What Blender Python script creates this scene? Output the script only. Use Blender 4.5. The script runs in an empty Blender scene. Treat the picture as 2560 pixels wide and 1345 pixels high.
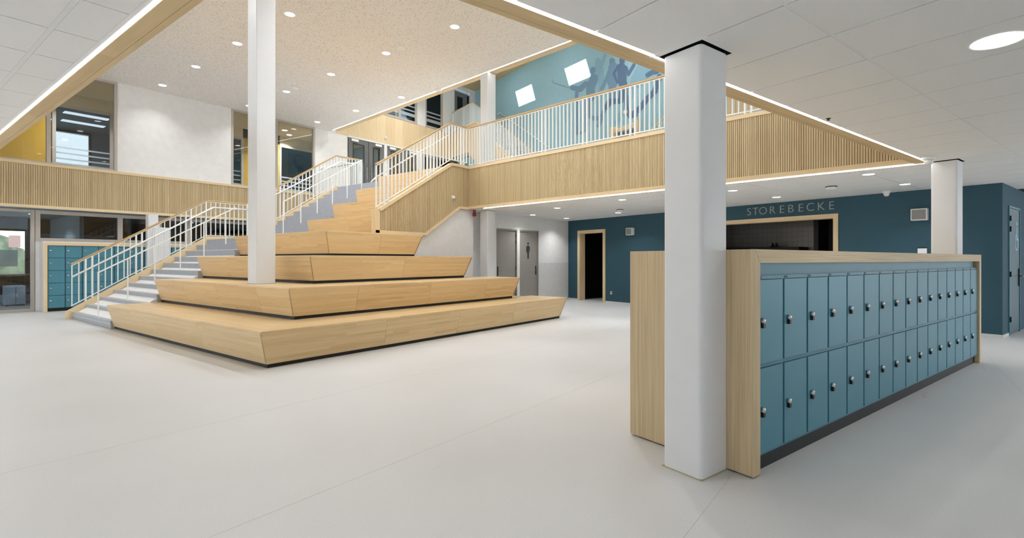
import bpy, math, random
from mathutils import Vector, Matrix

random.seed(7)
R = math.radians
scene = bpy.context.scene
COL = scene.collection

# ------------------------------------------------------------------ camera
IMG_W, IMG_H = 2560.0, 1345.0
FPX, HY, CX, EYE = 1242.834, 649.743, 1347.563, 1.42      # focal length, horizon and centre in photo pixels; eye height
YAW = R(35.78)                                            # optical axis, counter-clockwise from +X
FW = (math.cos(YAW), math.sin(YAW)); RT = (math.sin(YAW), -math.cos(YAW))
cam = bpy.data.cameras.new('camera'); camo = bpy.data.objects.new('camera', cam); COL.objects.link(camo)
cam.sensor_width = 36.0; cam.lens = FPX / IMG_W * 36.0
cam.shift_x = (IMG_W / 2 - CX) / IMG_W
cam.shift_y = (HY - IMG_H / 2) / IMG_W
cam.clip_start = 0.05; cam.clip_end = 400
camo.location = (0, 0, EYE); camo.rotation_euler = (R(90), 0, YAW - R(90))
scene.camera = camo

# ------------------------------------------------------------------ world, sun, exposure
scene.view_settings.view_transform = 'Standard'; scene.view_settings.look = 'None'
scene.view_settings.exposure = 0.3; scene.view_settings.gamma = 1.0
scene.view_settings.use_curve_mapping = False
world = bpy.data.worlds.new('sky'); scene.world = world; world.use_nodes = True
bg = world.node_tree.nodes['Background']
bg.inputs['Color'].default_value = (0.88, 0.94, 1.0, 1); bg.inputs['Strength'].default_value = 3.2
AL, AB = -16.4775, -6.0                                   # plan rotation of the locker grid and of the balcony
MURAL0, MURAL_ANG = (20.17, 18.9), 73.5 - 180
sun = bpy.data.lights.new('sun', 'SUN'); suno = bpy.data.objects.new('sun', sun); COL.objects.link(suno)
sun.energy = 9.0; sun.angle = R(0.6); sun.color = (1, 0.97, 0.92)
_m = Matrix.Rotation(R(MURAL_ANG), 3, 'Z') @ Vector((0.37, 1.0, -1.0))
suno.rotation_euler = _m.to_track_quat('-Z', 'Y').to_euler(); suno.location = (0, 0, 30)
LOW_LAMP, HIGH_LAMP, ROOF_FILL = 9.0, 27.0, 52.0             # watts of a lamp in the low and the tall ceiling, and of an added roof lamp
LED_GAIN = 10.0

ZC, F1, ZU, F2, ZR = 2.823, 4.0, 6.715, 8.0, 10.7         # low ceiling, first floor, tall ceiling, second floor, roof

# ------------------------------------------------------------------ photo pixel -> place on a known surface
def ray(x, y):
    k = (x - CX) / FPX
    return (FW[0] + RT[0] * k, FW[1] + RT[1] * k, (HY - y) / FPX)
def on_z(x, y, z):
    r = ray(x, y); t = (z - EYE) / r[2]
    return (r[0] * t, r[1] * t)

class WF:
    """upright plane: s runs left to right as seen from the room, local -y is the room side"""
    def __init__(self, p0, ang):
        self.p0, self.ang = p0, ang
        self.e = (math.cos(R(ang)), math.sin(R(ang))); self.n = (-self.e[1], self.e[0])
    def px(self, x, y, off=0.0):
        r = ray(x, y)
        d = (self.p0[0] + self.n[0] * off) * self.n[0] + (self.p0[1] + self.n[1] * off) * self.n[1]
        t = d / (r[0] * self.n[0] + r[1] * self.n[1])
        X, Y = r[0] * t, r[1] * t
        return ((X - self.p0[0]) * self.e[0] + (Y - self.p0[1]) * self.e[1], EYE + r[2] * t)
    def w(self, s, y=0.0):
        return (self.p0[0] + self.e[0] * s + self.n[0] * y, self.p0[1] + self.e[1] * s + self.n[1] * y)

# ------------------------------------------------------------------ materials
def lin(c):
    return tuple((v / 255 / 12.92) if v / 255 <= 0.04045 else ((v / 255 + 0.055) / 1.055) ** 2.4 for v in c) + (1,)
MATS = {}
def base(name):
    m = bpy.data.materials.new(name); m.use_nodes = True
    nt = m.node_tree; return m, nt, nt.nodes['Principled BSDF']
def setp(b, rough=0.5, spec=0.5, metal=0.0):
    b.inputs['Roughness'].default_value = rough; b.inputs['Specular IOR Level'].default_value = spec
    b.inputs['Metallic'].default_value = metal
def N(nt, t, **kw):
    n = nt.nodes.new(t)
    for k, v in kw.items(): setattr(n, k, v)
    return n
def math_n(nt, op, a, b=None):
    n = N(nt, 'ShaderNodeMath', operation=op)
    for i, v in enumerate((a, b)):
        if v is None: continue
        if isinstance(v, (int, float)): n.inputs[i].default_value = v
        else: nt.links.new(v, n.inputs[i])
    return n.outputs[0]
def ramp(nt, fac, stops):
    r = N(nt, 'ShaderNodeValToRGB'); e = r.color_ramp.elements
    while len(e) < len(stops): e.new(0.5)
    for i, (p, c) in enumerate(stops): e[i].position = p; e[i].color = c
    nt.links.new(fac, r.inputs[0]); return r.outputs[0]

def plain(name, c, rough=0.5, spec=0.4, metal=0.0, mottle=0.03, scale=6.0, bump=0.0, bscale=60.0):
    m, nt, b = base(name); setp(b, rough, spec, metal)
    c = lin(c)
    tc = N(nt, 'ShaderNodeTexCoord'); no = N(nt, 'ShaderNodeTexNoise')
    no.inputs['Scale'].default_value = scale; no.inputs['Detail'].default_value = 3
    nt.links.new(tc.outputs['Object'], no.inputs['Vector'])
    lo = tuple(v * (1 - mottle) for v in c[:3]) + (1,); hi = tuple(min(1, v * (1 + mottle)) for v in c[:3]) + (1,)
    nt.links.new(ramp(nt, no.outputs['Fac'], [(0.3, lo), (0.7, hi)]), b.inputs['Base Color'])
    if bump:
        n2 = N(nt, 'ShaderNodeTexNoise'); n2.inputs['Scale'].default_value = bscale
        nt.links.new(tc.outputs['Object'], n2.inputs['Vector'])
        bp = N(nt, 'ShaderNodeBump'); bp.inputs['Strength'].default_value = bump; bp.inputs['Distance'].default_value = 0.002
        nt.links.new(n2.outputs['Fac'], bp.inputs['Height']); nt.links.new(bp.outputs[0], b.inputs['Normal'])
    MATS[name] = m; return m
def emit(name, c, strength):
    m, nt, b = base(name); nt.nodes.remove(b)
    e = N(nt, 'ShaderNodeEmission'); e.inputs['Color'].default_value = lin(c); e.inputs['Strength'].default_value = strength
    nt.links.new(e.outputs[0], nt.nodes['Material Output'].inputs['Surface']); MATS[name] = m; return m
def glass(name, tint=(235, 245, 245), rough=0.02, refl=1.0):
    m, nt, b = base(name); nt.nodes.remove(b)
    t = N(nt, 'ShaderNodeBsdfTransparent'); t.inputs['Color'].default_value = lin(tint)
    g = N(nt, 'ShaderNodeBsdfGlossy'); g.inputs['Roughness'].default_value = rough
    fr = N(nt, 'ShaderNodeFresnel'); fr.inputs['IOR'].default_value = 1.5
    mx = N(nt, 'ShaderNodeMixShader')
    nt.links.new(math_n(nt, 'MULTIPLY', fr.outputs[0], refl), mx.inputs[0])
    nt.links.new(t.outputs[0], mx.inputs[1]); nt.links.new(g.outputs[0], mx.inputs[2])
    nt.links.new(mx.outputs[0], nt.nodes['Material Output'].inputs['Surface']); MATS[name] = m; return m
def frosted(name):
    m, nt, b = base(name); nt.nodes.remove(b)
    t = N(nt, 'ShaderNodeBsdfTransparent'); d = N(nt, 'ShaderNodeBsdfDiffuse'); d.inputs['Color'].default_value = lin((200, 208, 214))
    mx = N(nt, 'ShaderNodeMixShader'); mx.inputs[0].default_value = 0.55
    nt.links.new(t.outputs[0], mx.inputs[1]); nt.links.new(d.outputs[0], mx.inputs[2])
    nt.links.new(mx.outputs[0], nt.nodes['Material Output'].inputs['Surface']); MATS[name] = m; return m

def staves(name, u, v, dark, mid, light, width=0.042, length=1.5, rough=0.38, contrast=0.55):
    """edge-glued oak: staves along axis u, stacked along axis v (object space)"""
    m, nt, b = base(name); setp(b, rough, 0.35)
    tc = N(nt, 'ShaderNodeTexCoord'); sx = N(nt, 'ShaderNodeSeparateXYZ'); nt.links.new(tc.outputs['Object'], sx.inputs[0])
    oi = N(nt, 'ShaderNodeObjectInfo')
    U, V = sx.outputs[u], sx.outputs[v]
    rowf = math_n(nt, 'FLOOR', math_n(nt, 'DIVIDE', math_n(nt, 'ADD', V, math_n(nt, 'MULTIPLY', oi.outputs['Random'], 0.3)), width))
    wn = N(nt, 'ShaderNodeTexWhiteNoise', noise_dimensions='2D')
    cb0 = N(nt, 'ShaderNodeCombineXYZ'); nt.links.new(rowf, cb0.inputs[0]); nt.links.new(oi.outputs['Random'], cb0.inputs[1])
    nt.links.new(cb0.outputs[0], wn.inputs['Vector'])
    colf = math_n(nt, 'FLOOR', math_n(nt, 'ADD', math_n(nt, 'DIVIDE', U, length), math_n(nt, 'MULTIPLY', wn.outputs['Value'], 7.0)))
    cb = N(nt, 'ShaderNodeCombineXYZ')
    nt.links.new(rowf, cb.inputs[0]); nt.links.new(colf, cb.inputs[1]); nt.links.new(oi.outputs['Random'], cb.inputs[2])
    w2 = N(nt, 'ShaderNodeTexWhiteNoise', noise_dimensions='3D'); nt.links.new(cb.outputs[0], w2.inputs['Vector'])
    # grain
    gm = N(nt, 'ShaderNodeCombineXYZ')
    nt.links.new(math_n(nt, 'MULTIPLY', U, 1.2), gm.inputs[0]); nt.links.new(math_n(nt, 'MULTIPLY', V, 26.0), gm.inputs[1])
    nt.links.new(math_n(nt, 'MULTIPLY', w2.outputs['Value'], 40.0), gm.inputs[2])
    no = N(nt, 'ShaderNodeTexNoise'); no.inputs['Scale'].default_value = 1.6; no.inputs['Detail'].default_value = 5; no.inputs['Distortion'].default_value = 0.8
    nt.links.new(gm.outputs[0], no.inputs['Vector'])
    fac = math_n(nt, 'ADD', math_n(nt, 'MULTIPLY', w2.outputs['Value'], 0.55 * contrast), math_n(nt, 'MULTIPLY', no.outputs['Fac'], 0.6))
    fac = math_n(nt, 'ADD', math_n(nt, 'ADD', fac, -0.2+0.275*(1.0-contrast)), math_n(nt, 'MULTIPLY', oi.outputs['Random'], 0.2))
    col = ramp(nt, fac, [(0.05, lin(dark)), (0.4, lin(mid)), (0.85, lin(light))])
    nt.links.new(col, b.inputs['Base Color'])
    bp = N(nt, 'ShaderNodeBump'); bp.inputs['Strength'].default_value = 0.08; bp.inputs['Distance'].default_value = 0.001
    nt.links.new(no.outputs['Fac'], bp.inputs['Height']); nt.links.new(bp.outputs[0], b.inputs['Normal'])
    MATS[name] = m; return m
def grain(name, axis, dark, light, fine=60.0, rough=0.5, spec=0.3, rand=0.25):
    """straight-grained veneer along an object axis, with a small tint difference from object to object"""
    m, nt, b = base(name); setp(b, rough, spec)
    tc = N(nt, 'ShaderNodeTexCoord'); mp = N(nt, 'ShaderNodeMapping')
    sc = [fine, fine, fine]; sc['XYZ'.index(axis)] = 1.5
    mp.inputs['Scale'].default_value = sc; nt.links.new(tc.outputs['Object'], mp.inputs['Vector'])
    oi = N(nt, 'ShaderNodeObjectInfo')
    ad = N(nt, 'ShaderNodeVectorMath', operation='ADD'); cb = N(nt, 'ShaderNodeCombineXYZ')
    for i in range(3): nt.links.new(math_n(nt, 'MULTIPLY', oi.outputs['Random'], 37.0 + 11 * i), cb.inputs[i])
    nt.links.new(mp.outputs[0], ad.inputs[0]); nt.links.new(cb.outputs[0], ad.inputs[1])
    no = N(nt, 'ShaderNodeTexNoise'); no.inputs['Scale'].default_value = 1.0; no.inputs['Detail'].default_value = 4
    nt.links.new(ad.outputs[0], no.inputs['Vector'])
    fac = math_n(nt, 'ADD', math_n(nt, 'MULTIPLY', no.outputs['Fac'], 1.0 - rand), math_n(nt, 'MULTIPLY', oi.outputs['Random'], rand))
    nt.links.new(ramp(nt, fac, [(0.3, lin(dark)), (0.7, lin(light))]), b.inputs['Base Color'])
    MATS[name] = m; return m

def floor_mat():
    m, nt, b = base('floor_linoleum'); setp(b, 0.42, 0.35)
    tc = N(nt, 'ShaderNodeTexCoord')
    n1 = N(nt, 'ShaderNodeTexNoise'); n1.inputs['Scale'].default_value = 0.5; n1.inputs['Detail'].default_value = 4
    n2 = N(nt, 'ShaderNodeTexNoise'); n2.inputs['Scale'].default_value = 90; n2.inputs['Detail'].default_value = 2
    for n in (n1, n2): nt.links.new(tc.outputs['Object'], n.inputs['Vector'])
    f = math_n(nt, 'ADD', math_n(nt, 'MULTIPLY', n1.outputs['Fac'], 0.6), math_n(nt, 'MULTIPLY', n2.outputs['Fac'], 0.4))
    col = ramp(nt, f, [(0.3, lin((203, 202, 200))), (0.7, lin((218, 217, 216)))])
    # faint scuffs
    mp = N(nt, 'ShaderNodeMapping'); mp.inputs['Scale'].default_value = (0.9, 3.5, 1); mp.inputs['Rotation'].default_value = (0, 0, 0.5)
    nt.links.new(tc.outputs['Object'], mp.inputs['Vector'])
    n3 = N(nt, 'ShaderNodeTexNoise'); n3.inputs['Scale'].default_value = 1.5; n3.inputs['Detail'].default_value = 6
    nt.links.new(mp.outputs[0], n3.inputs['Vector'])
    sc = ramp(nt, n3.outputs['Fac'], [(0.70, (0, 0, 0, 1)), (0.78, (1, 1, 1, 1))])
    mx = N(nt, 'ShaderNodeMixRGB', blend_type='MULTIPLY'); mx.inputs['Color2'].default_value = lin((226, 222, 212))
    nt.links.new(sc, mx.inputs['Fac']); nt.links.new(col, mx.inputs['Color1'])
    nt.links.new(mx.outputs[0], b.inputs['Base Color'])
    r = N(nt, 'ShaderNodeMath', operation='MULTIPLY_ADD'); r.inputs[1].default_value = 0.2; r.inputs[2].default_value = 0.32
    nt.links.new(n1.outputs['Fac'], r.inputs[0]); nt.links.new(r.outputs[0], b.inputs['Roughness'])
    MATS['floor'] = m
def perforated_mat():
    m, nt, b = base('perforated_plaster'); setp(b, 0.85, 0.1)
    tc = N(nt, 'ShaderNodeTexCoord')
    v = N(nt, 'ShaderNodeTexVoronoi'); v.inputs['Scale'].default_value = 27.0; v.inputs['Randomness'].default_value = 0.85
    nt.links.new(tc.outputs['Object'], v.inputs['Vector'])
    sep = N(nt, 'ShaderNodeSeparateColor'); nt.links.new(v.outputs['Color'], sep.inputs[0])
    rad = math_n(nt, 'ADD', math_n(nt, 'MULTIPLY', sep.outputs[0], 0.17), 0.10)
    hole = math_n(nt, 'LESS_THAN', v.outputs['Distance'], rad)
    mx = N(nt, 'ShaderNodeMixRGB'); mx.inputs['Color1'].default_value = lin((240, 236, 232)); mx.inputs['Color2'].default_value = lin((146, 136, 128))
    nt.links.new(hole, mx.inputs['Fac']); nt.links.new(mx.outputs[0], b.inputs['Base Color'])
    MATS['perforated'] = m
def tiles_mat():
    m, nt, b = base('kitchen_tiles'); setp(b, 0.25, 0.5)
    tc = N(nt, 'ShaderNodeTexCoord'); mp = N(nt, 'ShaderNodeMapping'); mp.inputs['Rotation'].default_value = (R(90), 0, 0)
    nt.links.new(tc.outputs['Object'], mp.inputs['Vector'])
    br = N(nt, 'ShaderNodeTexBrick'); br.offset = 0.0
    br.inputs['Color1'].default_value = lin((160, 157, 153)); br.inputs['Color2'].default_value = lin((155, 152, 148)); br.inputs['Mortar'].default_value = lin((124, 122, 119))
    br.inputs['Scale'].default_value = 1.0; br.inputs['Brick Width'].default_value = 0.15; br.inputs['Row Height'].default_value = 0.15; br.inputs['Mortar Size'].default_value = 0.004
    nt.links.new(mp.outputs[0], br.inputs['Vector']); nt.links.new(br.outputs['Color'], b.inputs['Base Color'])
    MATS['kitchen_tiles'] = m

floor_mat(); perforated_mat(); tiles_mat()
plain('white_wall', (232, 230, 227), 0.8, 0.2, bump=0.15)
plain('grey_dado', (214, 213, 211), 0.75, 0.2, bump=0.1)
plain('white_paint', (228, 228, 228), 0.45, 0.4, mottle=0.01)
plain('white_metal', (238, 238, 234), 0.4, 0.45, mottle=0.01)
plain('ceiling_tile', (242, 241, 238), 0.9, 0.1, mottle=0.02, scale=80, bump=0.2, bscale=300)
plain('ceiling_grid', (238, 238, 236), 0.6, 0.2, mottle=0.01)
plain('ceiling_void', (70, 70, 69), 0.9, 0.1)
plain('teal_locker', (77, 134, 150), 0.42, 0.38, mottle=0.02)
plain('teal_locker_frame', (70, 124, 140), 0.42, 0.38, mottle=0.02)
plain('teal_dark', (44, 78, 90), 0.4, 0.4)
plain('teal_wall', (52, 83, 96), 0.7, 0.3, mottle=0.03, bump=0.12)
plain('teal_door', (62, 94, 108), 0.3, 0.5)
plain('mural_blue', (156, 194, 206), 0.7, 0.25, mottle=0.03)
plain('mural_tone_1', (140, 178, 196), 0.7, 0.2, mottle=0.04, scale=40)
plain('mural_tone_2', (122, 154, 178), 0.7, 0.2, mottle=0.06, scale=40)
plain('mural_tone_3', (100, 124, 152), 0.7, 0.2, mottle=0.06, scale=40)
plain('step_grey', (172, 175, 181), 0.45, 0.35, mottle=0.05, scale=8)
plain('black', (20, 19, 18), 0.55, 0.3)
plain('plinth_black', (26, 26, 27), 0.5, 0.35)
plain('dark_gap', (16, 18, 18), 0.9, 0.05)
plain('grey_door', (150, 145, 138), 0.45, 0.4)
plain('dark_grey_door', (112, 112, 112), 0.4, 0.4)
plain('frame_greige', (184, 176, 166), 0.45, 0.4)
plain('chrome', (200, 200, 200), 0.22, 0.5, metal=1.0, mottle=0.01)
plain('dark_metal', (52, 48, 42), 0.35, 0.5, metal=0.6)
plain('ochre_wall', (196, 156, 58), 0.7, 0.2)
plain('room_blue', (150, 168, 180), 0.7, 0.25)
plain('room_floor', (92, 92, 94), 0.5, 0.4)
plain('red_plastic', (140, 32, 26), 0.35, 0.5)
plain('speaker_cloth', (150, 148, 140), 0.8, 0.2)
plain('sign_grey', (172, 166, 156), 0.45, 0.4)
plain('sign_dark', (62, 64, 66), 0.5, 0.3)
plain('sign_pale', (190, 206, 212), 0.5, 0.3)
plain('sign_blue', (170, 214, 226), 0.5, 0.3)
plain('paper', (240, 214, 214), 0.8, 0.1)
plain('paper_white', (244, 244, 244), 0.8, 0.1)
plain('cabinet_grey', (120, 136, 152), 0.4, 0.4)
plain('sealant', (176, 168, 128), 0.6, 0.2)
plain('lawn', (132, 142, 112), 0.9, 0.1, mottle=0.2, scale=0.6)
plain('hedge', (126, 136, 116), 0.9, 0.1, mottle=0.35, scale=2.0)
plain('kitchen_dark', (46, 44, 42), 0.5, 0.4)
OAK_D, OAK_M, OAK_L = (194, 160, 112), (219, 190, 143), (232, 207, 164)
staves('oak_x_z', 0, 2, OAK_D, OAK_M, OAK_L); staves('oak_y_z', 1, 2, OAK_D, OAK_M, OAK_L)
staves('oak_x_y', 0, 1, OAK_D, OAK_M, OAK_L, rough=0.28); staves('oak_y_x', 1, 0, OAK_D, OAK_M, OAK_L, rough=0.28)
grain('oak_slat', 'Z', (190, 167, 128), (212, 192, 152), fine=40, rand=0.3)
grain('oak_trim_x', 'X', (216, 190, 148), (234, 212, 174)); grain('oak_trim_z', 'Z', (216, 190, 148), (234, 212, 174))
grain('oak_rail', 'X', (182, 148, 102), (204, 172, 126), fine=50)
grain('oak_soffit', 'X', (200, 172, 126), (220, 194, 148), fine=18, rand=0.3)
grain('oak_laminate_z', 'Z', (190, 166, 128), (216, 195, 158), fine=80, rand=0.1)
grain('oak_laminate_x', 'X', (186, 162, 124), (212, 190, 152), fine=80, rand=0.1)
grain('slat_backing', 'Z', (158, 132, 96), (172, 146, 108), fine=20)
glass('glass', (242, 244, 244)); glass('glass_dark', (208, 212, 214), refl=1.2); frosted('frosted')
emit('led', (255, 250, 244), LED_GAIN); emit('lamp_disc', (255, 252, 248), 9.0)
emit('room_panel_light', (235, 245, 255), 2.2)

# ------------------------------------------------------------------ mesh helpers
class MB:
    def __init__(self): self.v, self.f, self.smooth = [], [], set()
    def hexa(self, p):                        # 8 points: bottom ring, top ring (both counter-clockwise from above)
        i = len(self.v); self.v += [tuple(q) for q in p]
        self.f += [(i+3,i+2,i+1,i), (i+4,i+5,i+6,i+7)] + [(i+k, i+(k+1)%4, i+4+(k+1)%4, i+4+k) for k in range(4)]
        return self
    def box(self, x0, x1, y0, y1, z0, z1):
        if x1 < x0: x0, x1 = x1, x0
        if y1 < y0: y0, y1 = y1, y0
        if z1 < z0: z0, z1 = z1, z0
        return self.hexa([(x0,y0,z0),(x1,y0,z0),(x1,y1,z0),(x0,y1,z0),(x0,y0,z1),(x1,y0,z1),(x1,y1,z1),(x0,y1,z1)])
    def prism(self, poly, z0, z1):            # plan polygon, counter-clockwise
        n = len(poly); i = len(self.v)
        self.v += [(x,y,z0) for x,y in poly] + [(x,y,z1) for x,y in poly]
        self.f += [tuple(i+k for k in reversed(range(n))), tuple(i+n+k for k in range(n))]
        self.f += [(i+k, i+(k+1)%n, i+n+(k+1)%n, i+n+k) for k in range(n)]
        return self
    def xz(self, poly, y0, y1):               # outline in x,z (counter-clockwise seen from -y), thickness along y
        n = len(poly); i = len(self.v)
        self.v += [(x,y0,z) for x,z in poly] + [(x,y1,z) for x,z in poly]
        self.f += [tuple(i+k for k in range(n)), tuple(i+n+k for k in reversed(range(n)))]
        self.f += [(i+(k+1)%n, i+k, i+n+k, i+n+(k+1)%n) for k in range(n)]
        return self
    def flat(self, poly, y):                  # painted outline on a plane y = const, facing -y
        n = len(poly); i = len(self.v); self.v += [(x, y, z) for x, z in poly]
        a = sum(poly[k][0]*poly[(k+1) % n][1]-poly[(k+1) % n][0]*poly[k][1] for k in range(n))
        self.f.append(tuple(range(i, i+n)) if a > 0 else tuple(reversed(range(i, i+n)))); return self
    def tube(self, a, b, r, n=10, cap=True):
        a, b = Vector(a), Vector(b); d = (b-a).normalized()
        u = d.orthogonal().normalized(); w = d.cross(u); i = len(self.v)
        for p in (a, b):
            for k in range(n):
                t = 2*math.pi*k/n; self.v.append(tuple(p + (u*math.cos(t) + w*math.sin(t))*r))
        for k in range(n):
            self.f.append((i+k, i+(k+1)%n, i+n+(k+1)%n, i+n+k)); self.smooth.add(len(self.f)-1)
        if cap: self.f += [tuple(i+k for k in reversed(range(n))), tuple(i+n+k for k in range(n))]
        return self
    def bar(self, a, b, w, h):                # rectangular bar between two points in a plane y = const: w along y, h upright
        a, b = Vector(a), Vector(b); d = b-a; up = Vector((-d.z, 0, d.x)).normalized() * (h/2) if abs(d.y) < 1e-6 else Vector((0,0,h/2))
        sd = Vector((0, w/2, 0)) if abs(d.y) < 1e-6 else Vector((-d.y, d.x, 0)).normalized()*(w/2)
        if up.z < 0: up = -up
        return self.hexa([a-sd-up, b-sd-up, b+sd-up, a+sd-up, a-sd+up, b-sd+up, b+sd+up, a+sd+up])
    def lathe(self, prof, c=(0,0,0), n=24, axis='z'):   # profile (r, h) rows; open profile
        i = len(self.v)
        for r, h in prof:
            for k in range(n):
                t = 2*math.pi*k/n
                p = (r*math.cos(t), r*math.sin(t), h)
                if axis == 'y': p = (p[0], h, p[1])
                self.v.append((c[0]+p[0], c[1]+p[1], c[2]+p[2]))
        for j in range(len(prof)-1):
            for k in range(n):
                q = (i+j*n+k, i+j*n+(k+1)%n, i+(j+1)*n+(k+1)%n, i+(j+1)*n+k)
                self.f.append(q if axis == 'z' else q[::-1]); self.smooth.add(len(self.f)-1)
        for j, rev in ((0, True), (len(prof)-1, False)):
            if prof[j][0] > 1e-4:
                q = tuple(i+j*n+k for k in range(n))
                rev = rev if axis == 'z' else not rev
                self.f.append(q[::-1] if rev else q)
        return self
    def mesh(self, name, mat):
        me = bpy.data.meshes.new(name); me.from_pydata(self.v, [], self.f)
        me.materials.append(MATS[mat])
        for k in self.smooth: me.polygons[k].use_smooth = True
        me.update(); return me
    def build(self, name, mat, parent=None, bevel=0.0, loc=None, seg=2):
        return put(name, self.mesh(name, mat), parent, loc, 0, bevel, seg)
def put(name, me, parent=None, loc=None, rotz=0.0, bevel=0.0, seg=2):
    o = bpy.data.objects.new(name, me); COL.objects.link(o); o.parent = parent
    if loc is not None: o.location = loc
    o.rotation_euler[2] = rotz
    if bevel:
        b = o.modifiers.new('bevel', 'BEVEL'); b.width = bevel; b.segments = seg; b.limit_method = 'ANGLE'; b.angle_limit = R(40)
    return o
def empty(name, loc=(0,0,0), rotz=0.0, parent=None):
    o = bpy.data.objects.new(name, None); COL.objects.link(o); o.location = loc; o.rotation_euler[2] = rotz; o.parent = parent
    o.empty_display_size = 0.1; return o
def tag(o, label, cat, group=None):
    o['label'] = label; o['category'] = cat
    if group: o['group'] = group
    return o
def struct(o, label=None):
    o['kind'] = 'structure'
    if label: o['label'] = label
    return o
def thing(name, label, cat, loc=(0,0,0), rotz=0.0, group=None):
    return tag(empty(name, loc, rotz), label, cat, group)
def at(wf, name, label=None, cat=None, z=0.0, s=0.0, y=0.0):
    X, Y = wf.w(s, y); o = empty(name, (X, Y, z), R(wf.ang))
    if label: tag(o, label, cat)
    return o
def clip(poly, a, b, c):                      # keep a*x + b*y <= c
    out = []
    for i in range(len(poly)):
        p, q = poly[i], poly[(i+1) % len(poly)]
        dp, dq = a*p[0]+b*p[1]-c, a*q[0]+b*q[1]-c
        if dp <= 0: out.append(p)
        if dp*dq < 0:
            t = dp/(dp-dq); out.append((p[0]+(q[0]-p[0])*t, p[1]+(q[1]-p[1])*t))
    return out
def area(poly):
    return 0.5*sum(poly[i][0]*poly[(i+1)%len(poly)][1]-poly[(i+1)%len(poly)][0]*poly[i][1] for i in range(len(poly)))

# ------------------------------------------------------------------ frames of reference
E1 = (math.cos(R(AL)), math.sin(R(AL))); E2 = (-E1[1], E1[0])            # locker grid axes
LEFT = WF((0, 18.9), 0.0)                                                # tall wall with windows
GLAZ = WF((0, 19.3), 0.0)                                                # ground-floor glazing behind the locker niche
B0, B1 = (10.145, 9.76), (9.12, -0.37)
BALC = WF(B0, math.degrees(math.atan2(B1[1]-B0[1], B1[0]-B0[0]))); BLEN = math.hypot(B1[0]-B0[0], B1[1]-B0[1])
T0, T1 = (15.2, 9.65), (12.25, -1.55)
TEAL = WF(T0, math.degrees(math.atan2(T1[1]-T0[1], T1[0]-T0[0]))); TLEN = math.hypot(T1[0]-T0[0], T1[1]-T0[1])
WCW = WF((10.42, 9.96), math.degrees(math.atan2(9.65-9.96, 15.2-10.42))); WLEN = math.hypot(15.2-10.42, 9.65-9.96)
RET = WF(T1, AL)
MUR = WF(MURAL0, MURAL_ANG)
SLAT = WF((0, 9.76), 0.0)                                                # slatted wall beside the stair
NL = 2.225                                                               # distance of the right void edge along E2
EDGE0, EDGE1 = (11.79, 18.9), (9.56, -1.5)                               # edge of the tall ceiling
EDGE = WF(EDGE0, math.degrees(math.atan2(EDGE1[1]-EDGE0[1], EDGE1[0]-EDGE0[0]))); ELEN = math.hypot(EDGE1[0]-EDGE0[0], EDGE1[1]-EDGE0[1])

# ================================================================== SETTING
o = struct(MB().box(-9, 26, -10, 32, -0.2, 0).build('floor', 'floor'), 'pale grey linoleum floor of the hall')
seams = MB()                                                            # welded sheet seams, along the two directions seen
for Y_ in (-1.085, 0.886, 2.856, 4.83):
    seams.bar((-4.0, Y_, 0.0002), (3.1 if Y_ > 5 else 14.0, Y_ + 0.001, 0.0002), 0.003, 0.0006)
plain('seam', (188, 186, 182), 0.5, 0.2)
seams.build('floor_seam', 'seam', o)

# ---- left wall, ground part: header above the glazing
wl = struct(empty('wall_left'), 'tall left wall with windows above a slatted band')
MB().box(-9, 12.4, 18.96, 19.45, ZC + 0.02, F1).build('slab_edge', 'white_wall', wl)
for x0, x1 in ((4.68, 7.81), (10.89, 12.34)):
    MB().box(x0, x1, 18.9, 19.1, F1, ZU + 0.3).build('plaster_panel', 'white_wall', wl)
MB().box(12.34, 20.4, 18.92, 19.1, 6.66, F2 - 0.06).build('upper_backing', 'slat_backing', wl)
MB().box(14.9, 20.3, 18.98, 19.2, F2 - 0.1, F2 + 0.0).build('upper_sill', 'white_wall', wl)
MB().box(-9, 12.4, 19.0, 19.2, ZU + 0.05, ZR).build('upper_plaster', 'white_wall', wl)
MB().box(12.0, 14.9, 19.0, 19.2, F2 - 0.05, ZR).build('upper_plaster', 'white_wall', wl)

# ---- low tiled ceilings
ceil = struct(empty('ceiling'), 'low suspended ceiling of white tiles')
MB().box(-9, 0.93, -10, 19.3, ZC + 0.02, ZC + 0.05).build('ceiling_back', 'ceiling_void', ceil)
big = [(-9, -10), (26, -10), (26, 9.9), (-9, 9.9)]
right_zone = clip(clip(big, E2[0], E2[1], NL - 0.005), -1, 0, -0.96)
TA = TEAL.n[0]*T0[0] + TEAL.n[1]*T0[1]
right_zone = clip(right_zone, TEAL.n[0], TEAL.n[1], TA + 3.4)
BA = BALC.n[0]*B0[0] + BALC.n[1]*B0[1]
under_zone = clip(clip(clip(clip(big, -E2[0], -E2[1], -(NL - 0.005)), -BALC.n[0], -BALC.n[1], -(BA + 0.06)), TEAL.n[0], TEAL.n[1], TA), 0, 1, 9.9)
for z_ in (right_zone, under_zone):
    MB().prism(z_, ZC + 0.02, ZC + 0.05).build('ceiling_back', 'ceiling_void', ceil)
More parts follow.
